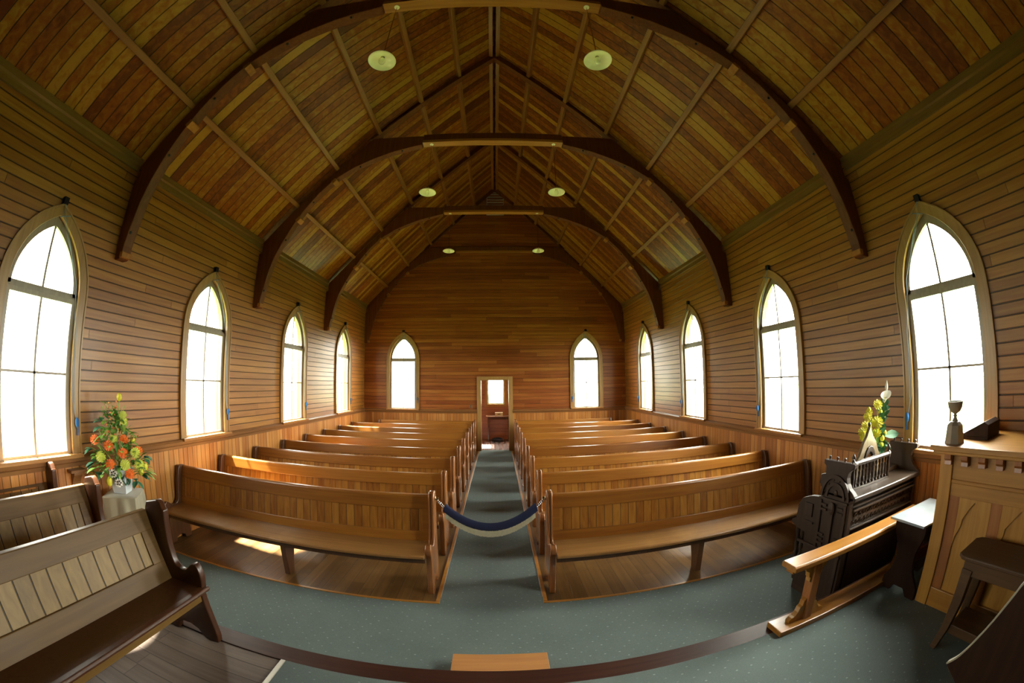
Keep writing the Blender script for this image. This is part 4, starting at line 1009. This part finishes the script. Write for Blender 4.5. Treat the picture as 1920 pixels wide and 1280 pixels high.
# ---------------------------------------------------------------- communion rail on the step
t = empty('communion_rail', (2.0, 1.735, ZS + 0.004)); tag(t, 'golden communion rail with carved bracket posts along the step edge', 'rail')
RX = 1.66
b = MB(); b.box(-0.085, RX, -0.075, 0.085, 0.0, 0.045); b.build('base_board', M['oak_x'], t, 0.006)
b = MB(); b.prism([(-0.072, 0.512), (-0.072, 0.545), (-0.058, 0.558), (0.058, 0.558), (0.072, 0.545), (0.072, 0.512)], 'x', -0.075, RX); b.build('top_rail', M['oak_x'], t, 0.004)
b = MB(); b.box(-0.06, RX, -0.035, 0.035, 0.485, 0.512); b.build('under_rail', M['oak_x'], t, 0.004)
for px in (0.20, 1.46):
    b = MB(); b.box(px - 0.035, px + 0.035, -0.04, 0.04, 0.045, 0.485); b.build('post', M['oak_red'], t, 0.004)
    for sg in (-1, 1):
        low = [(0.035, 0.045), (0.17, 0.045), (0.175, 0.07), (0.15, 0.085), (0.125, 0.09), (0.10, 0.12), (0.085, 0.155), (0.065, 0.165), (0.06, 0.20), (0.035, 0.215)]
        b = MB(); b.prism([(px + sg*u, z) for u, z in low], 'y', -0.022, 0.022); b.build('bracket', M['oak'], t, 0.003)
        up = [(0.035, 0.485), (0.12, 0.485), (0.105, 0.455), (0.07, 0.435), (0.065, 0.40), (0.05, 0.385), (0.055, 0.36), (0.035, 0.345)]
        b = MB(); b.prism([(px + sg*u, z) for u, z in up], 'y', -0.022, 0.022); b.build('bracket', M['oak'], t, 0.003)

t = empty('wall_console', (-W + 0.018, 1.98, 0.90)); tag(t, 'small carved console under the dado capping behind the choir benches', 'bracket')
b = MB(); b.prism([(0.0, 0.0), (0.03, 0.02), (0.035, 0.06), (0.05, 0.09), (0.085, 0.13), (0.09, 0.155), (0.0, 0.155)], 'y', -0.05, 0.05); b.build('carved_scroll', M['trim'], t, 0.004)
b = MB(); b.box(0.0, 0.105, -0.09, 0.09, 0.156, 0.185); b.build('cap', M['trim'], t, 0.006)

# small table; window reflection put into the colour of its top
t = empty('side_table', (3.36, 1.49, ZS + 0.005), math.radians(-3)); tag(t, 'small plank-ended table with window reflection painted into its top, beside the pulpit', 'table')
b = MB(); b.box(-0.33, 0.33, -0.165, 0.165, 0.615, 0.635); b.build('table_top', M['reflection_top'], t, 0.003)
prof = smooth_pts([(-0.15, 0.61), (-0.145, 0.52), (-0.10, 0.40), (-0.09, 0.28), (-0.12, 0.18), (-0.17, 0.10), (-0.175, 0.0)], 3) + [(-0.09, 0.0), (-0.05, 0.06), (0.05, 0.06), (0.09, 0.0)]
prof += [(-u, z) for u, z in smooth_pts([(-0.15, 0.61), (-0.145, 0.52), (-0.10, 0.40), (-0.09, 0.28), (-0.12, 0.18), (-0.17, 0.10), (-0.175, 0.0)], 3)[::-1]]
for x in (-0.24, 0.22):
    b = MB(); b.prism(prof, 'x', x - 0.015, x + 0.015); b.build('end_plank', M['dark'], t, 0.004)
b = MB(); b.box(-0.225, 0.205, -0.012, 0.012, 0.22, 0.32); b.build('stretcher', M['pew_dark'], t)

# ---------------------------------------------------------------- pulpit
t = empty('pulpit', (3.12, 0.72, ZS + 0.005)); tag(t, 'golden panelled pulpit with dentil cornice against the organ wall', 'pulpit')
PLY, PRY, PH = 0.60, -0.78, 1.165       # local extents, height of panels
b = MB(); b.box(0.035, 0.70, PRY, PLY - 0.05, 0.0, PH - 0.02); b.build('body', M['oak'], t)
b = MB(); b.box(0.0, 0.10, PLY - 0.105, PLY, 0.0, PH); b.build('corner_post', M['oak'], t, 0.006)
b = MB(); b.box(0.012, 0.06, PRY, PLY - 0.105, 0.0, 0.155); b.build('plinth', M['oak_y'], t, 0.005)
b = MB(); b.box(0.018, 0.05, PRY, PLY - 0.105, 0.985, PH); b.build('frieze', M['oak_y'], t)
b = MB(); b.box(0.004, 0.05, PRY, PLY - 0.105, 0.955, 0.985); b.build('moulding', M['oak_y'], t, 0.009)
b = MB(); b.box(0.018, 0.05, PRY, PLY - 0.105, 0.865, 0.955); b.build('upper_rail', M['oak_y'], t)
for k, y in enumerate((PLY - 0.105, PLY - 0.455, PLY - 0.84, PLY - 1.225)):
    b = MB(); b.box(0.018, 0.05, y - 0.085, y, 0.155, 0.865); b.build('stile', M['oak_red'], t, 0.003)
for k in range(3):
    yc = PLY - 0.105 - 0.085 - 0.1325 - k * 0.385 + (0.0 if k == 0 else 0.0)
    hw = 0.1325 if k == 0 else 0.15
    yc = [PLY - 0.3225, PLY - 0.69, PLY - 1.075][k]
    out = [(yc - hw, 0.155), (yc - hw, 0.50), (yc - hw, 0.56), (yc - hw, 0.64), (yc - hw, 0.72), (yc - hw, 0.865), (yc, 0.865), (yc + hw, 0.865), (yc + hw, 0.72), (yc + hw, 0.64), (yc + hw, 0.56), (yc + hw, 0.50), (yc + hw, 0.155)]
    inn = [(yc - hw + .0, 0.155), (yc - hw + .0, 0.50), (yc - hw + 0.012, 0.58), (yc - hw + 0.045, 0.66), (yc - hw + 0.05, 0.715), (yc - 0.035, 0.80), (yc, 0.845), (yc + 0.035, 0.80), (yc + hw - 0.05, 0.715), (yc + hw - 0.045, 0.66), (yc + hw - 0.012, 0.58), (yc + hw - 0.0, 0.50), (yc + hw - 0.0, 0.155)]
    b = MB(); b.ring(out[1:-1], inn[1:-1], 'x', 0.016, 0.040); b.build('tracery', M['oak'], t, 0.003)
    b = MB(); b.box(0.037, 0.044, yc - hw, yc + hw, 0.155, 0.865); b.build('panel', M['oak'], t)
b = MB(); b.box(-0.055, 0.74, PRY - 0.04, PLY + 0.045, PH, PH + 0.022); b.box(-0.075, 0.74, PRY - 0.04, PLY + 0.065, PH + 0.022, PH + 0.062); b.build('cornice', M['oak_y'], t, 0.006)
for k in range(9):
    y = PLY - 0.05 - k * 0.138
    b = MB(); b.prism([(y, PH), (y - 0.055, PH), (y - 0.055, PH - 0.075), (y, PH - 0.075)], 'x', -0.048, 0.018) if False else b.prism([(-0.050, PH), (-0.050, PH - 0.03), (-0.030, PH - 0.045), (-0.034, PH - 0.075), (0.018, PH - 0.075), (0.018, PH)], 'y', y - 0.055, y)
    b.build('dentil', M['oak_red'], t, 0.002)
# chalice on an octagonal foot
t = empty('wooden_chalice', (3.20, 1.245, ZS + 0.005 + 1.227)); tag(t, 'turned wooden cup on an eight-sided base standing on the pulpit corner', 'cup')
b = MB(); b.lathe([(0.085, 0.0), (0.080, 0.02), (0.066, 0.125), (0.056, 0.135), (0.040, 0.15)], n=8); b.build('octagonal_base', M['stone'], t, 0.002)
b = MB(); b.lathe([(0.026, 0.15), (0.018, 0.165), (0.012, 0.18), (0.017, 0.192), (0.010, 0.20), (0.016, 0.205), (0.040, 0.22), (0.056, 0.25), (0.062, 0.29), (0.057, 0.29), (0.050, 0.25), (0.012, 0.225)], n=20); b.build('bowl', M['stone'], t, 0, True)
# sloping book rest on the pulpit
t = empty('book_rest', (3.48, 1.165, ZS + 0.005 + 1.2275)); tag(t, 'dark wedge shaped book rest lying on the pulpit top', 'book rest')
b = MB(); b.prism([(-0.14, 0.0), (0.13, 0.0), (0.13, 0.012), (-0.10, 0.125), (-0.14, 0.105)], 'x', -0.10, 0.22); b.build('rest_board', M['dark'], t, 0.004)
b = MB(); b.box(-0.115, -0.10, -0.14, 0.13, 0.0, 0.02); b.build('lip', M['dark'], t)

# stool in front of the pulpit
t = empty('stool', (2.87, 0.60, ZS + 0.012)); tag(t, 'dull brown wooden stool with splayed legs in front of the pulpit', 'stool')
hx, hy = 0.195, 0.30
oct_ = [(-hx + 0.05, -hy), (hx - 0.05, -hy), (hx - 0.012, -hy + 0.03), (hx, -hy + 0.07), (hx, hy - 0.07), (hx - 0.012, hy - 0.03), (hx - 0.05, hy), (-hx + 0.05, hy), (-hx + 0.012, hy - 0.03), (-hx, hy - 0.07), (-hx, -hy + 0.07), (-hx + 0.012, -hy + 0.03)]
b = MB(); b.prism(oct_, 'z', 0.63, 0.655); b.build('seat', M['stool'], t, 0.006)
b = MB(); b.box(-0.16, 0.16, -0.25, 0.25, 0.53, 0.63); b.build('apron', M['stool'], t, 0.004)
for sx in (-1, 1):
    for sy in (-1, 1):
        b = MB(); b.tube([(sx*0.135, sy*0.215, 0.57), (sx*0.145, sy*0.225, 0.35), (sx*0.16, sy*0.245, 0.15), (sx*0.185, sy*0.275, 0.0)], [0.052, 0.046, 0.036, 0.028], 4); b.build('leg', M['stool'], t, 0.004)
b = MB(); b.box(-0.14, 0.14, -0.235, 0.235, 0.155, 0.18); b.build('foot_shelf', M['stool'], t, 0.004)
b = MB(); b.box(-0.155, -0.13, -0.235, 0.235, 0.12, 0.185); b.build('stretcher', M['stool'], t, 0.004)

# sanctuary chair with solid curved sides
t = empty('sanctuary_chair', (1.9, 0.15, ZS + 0.006)); tag(t, 'near black chair with curved solid sides and a front edge painted as lit', 'chair')
FE = smooth_pts([(0.355, 0.507), (0.308, 0.574), (0.236, 0.739), (0.168, 0.906), (0.135, 0.975), (0.06, 1.06)], 4)
CP = [(-0.28, 0.0), (0.29, 0.0), (0.275, 0.20), (0.276, 0.443), (0.345, 0.495)] + FE + [(-0.06, 1.12), (-0.22, 1.14), (-0.28, 1.10)]
for x, lim in ((0.0, 9.0), (0.60, 0.17)):
    b = MB(); b.prism([(min(y_, lim), z_) for y_, z_ in CP] if lim > 1 else [(-0.28, 0.0), (0.17, 0.0), (0.17, 0.906), (0.135, 0.975), (0.06, 1.06), (-0.06, 1.12), (-0.22, 1.14), (-0.28, 1.10)], 'x', x, x + 0.035); e = b.build('side_panel', M['dark'], t, 0.002)
    if lim < 1: continue
    b = MB(); b.ring([(y + 0.006, z + 0.004) for y, z in FE], FE, 'x', x + 0.001, x + 0.034); b.build('painted_lit_edge', M['cloth'], e)  # pale strip imitates light falling on the panel's front edge
    b = MB(); b.prism([(0.2765, 0.443), (0.346, 0.494), (0.352, 0.505), (0.285, 0.452), (0.283, 0.30), (0.277, 0.30)][:4], 'x', x + 0.002, x + 0.033); b.build('lower_edge', M['oak'], e)
b = MB(); b.box(0.035, 0.60, -0.2, 0.24, 0.40, 0.44); b.build('seat', M['dark'], t, 0.006)
b = MB(); b.box(0.035, 0.60, -0.26, -0.22, 0.10, 1.10); b.build('backrest', M['dark'], t, 0.004)

# ---------------------------------------------------------------- outside
b = MB(); b.face([(-60, -50, -0.5), (60, -50, -0.5), (60, 70, -0.5), (-60, 70, -0.5)]); o = b.build('lawn', M['grass']); struct(o, 'lawn outside the church windows', 'lawn'); o['kind'] = 'structure'

# ---------------------------------------------------------------- light: overcast sky, brighter towards the organ side
wd = bpy.data.worlds.new('overcast_sky'); SC.world = wd; wd.use_nodes = True
nt = wd.node_tree; nt.nodes.clear(); ln = nt.links.new
out = N(nt, 'OutputWorld'); bg = N(nt, 'Background'); ln(bg.outputs[0], out.inputs[0])
tc = N(nt, 'TexCoord'); nv = N(nt, 'VectorMath', operation='NORMALIZE'); ln(tc.outputs['Generated'], nv.inputs[0])
dp = N(nt, 'VectorMath', operation='DOT_PRODUCT'); ln(nv.outputs[0], dp.inputs[0]); sd = Vector((0.86, 0.10, 0.45)).normalized(); dp.inputs[1].default_value = sd
glow = mth(nt, 'POWER', mth(nt, 'MAXIMUM', dp.outputs['Value'], 0.0), 2.0)
sp = N(nt, 'SeparateXYZ'); ln(nv.outputs[0], sp.inputs[0])
SKY = 9.0
st = mth(nt, 'ADD', mth(nt, 'MULTIPLY', glow, 1.75), 0.72)
st = mth(nt, 'MULTIPLY', st, SKY)
ln(st, bg.inputs['Strength']); bg.inputs['Color'].default_value = (1.0, 0.965, 0.87, 1)

sun = bpy.data.lights.new('sun', 'SUN'); sun.energy = 48.0; sun.angle = math.radians(2.5); sun.color = (1.0, 0.93, 0.80)
so = bpy.data.objects.new('sun', sun); COL.objects.link(so)
so.rotation_euler = Vector((math.cos(math.radians(61)), -0.05, -math.sin(math.radians(61)))).to_track_quat('-Z', 'Y').to_euler()

# the openings guide the sampling of the sky
def portal(loc, rot, sx, sy):
    l = bpy.data.lights.new('window_opening', 'AREA'); l.shape = 'RECTANGLE'; l.size = sx; l.size_y = sy
    l.cycles.is_portal = True
    o = bpy.data.objects.new('window_opening', l); COL.objects.link(o); o.location = loc; o.rotation_euler = rot
zc, zh = (WZB + WSP + 0.69) / 2, (WSP + 0.69 - WZB)
for y in WY:
    portal((-W - 0.2, y, zc), (PI/2, 0, -PI/2), 0.8, zh); portal((W + 0.2, y, zc), (PI/2, 0, PI/2), 0.8, zh)
for x in (-WEX, WEX): portal((x, L + 0.2, zc), (-PI/2, 0, 0), 0.8, zh)
portal((0.02, PY1 + 0.2, 1.665), (-PI/2, 0, 0), 0.57, 0.85)
portal((-PX - 0.1, 11.375, 1.65), (PI/2, 0, -PI/2), 0.75, 0.9); portal((PX + 0.1, 11.375, 1.65), (PI/2, 0, PI/2), 0.75, 0.9)

# ---------------------------------------------------------------- camera (fisheye lens)
cd = bpy.data.cameras.new('camera'); cam = bpy.data.objects.new('camera', cd); COL.objects.link(cam); SC.camera = cam
Rv = (0.999178492745677, -0.03936498900848139, -0.009630019462036593)
Uv = (0.00527226730977793, -0.10934106738570391, 0.9939903088966057)
Fv = (0.04018137419117608, 0.9932245106839225, 0.10904370016095195)
cam.matrix_world = Matrix(((Rv[0], Uv[0], -Fv[0], 0.08343), (Rv[1], Uv[1], -Fv[1], 0.0), (Rv[2], Uv[2], -Fv[2], 2.01651), (0, 0, 0, 1)))
cd.type = 'PANO'; cd.sensor_fit = 'HORIZONTAL'; cd.sensor_width = 36.0; cd.sensor_height = 24.0; cd.clip_start = 0.02
SC.render.engine = 'CYCLES'
cc = cd
cc.panorama_type = 'FISHEYE_LENS_POLYNOMIAL'
cc.fisheye_fov = math.radians(200)
cc.fisheye_polynomial_k0 = 0.0
cc.fisheye_polynomial_k1 = -0.07806671307098537
cc.fisheye_polynomial_k2 = -6.8311021394975225e-06
cc.fisheye_polynomial_k3 = 2.1466218869062615e-05
cc.fisheye_polynomial_k4 = -3.1177641988536737e-07

# ---------------------------------------------------------------- render look
vs = SC.view_settings
SC.display_settings.display_device = 'sRGB'
vs.view_transform = 'Standard'; vs.look = 'None'; vs.gamma = 1.0; vs.use_curve_mapping = False
vs.exposure = 1.6
cy = SC.cycles
cy.max_bounces = 12; cy.diffuse_bounces = 8; cy.glossy_bounces = 6; cy.transparent_max_bounces = 16; cy.sample_clamp_indirect = 12.0
cy.use_denoising = True; cy.caustics_reflective = False; cy.caustics_refractive = False
try: cy.denoiser = 'OPENIMAGEDENOISE'
except Exception: pass
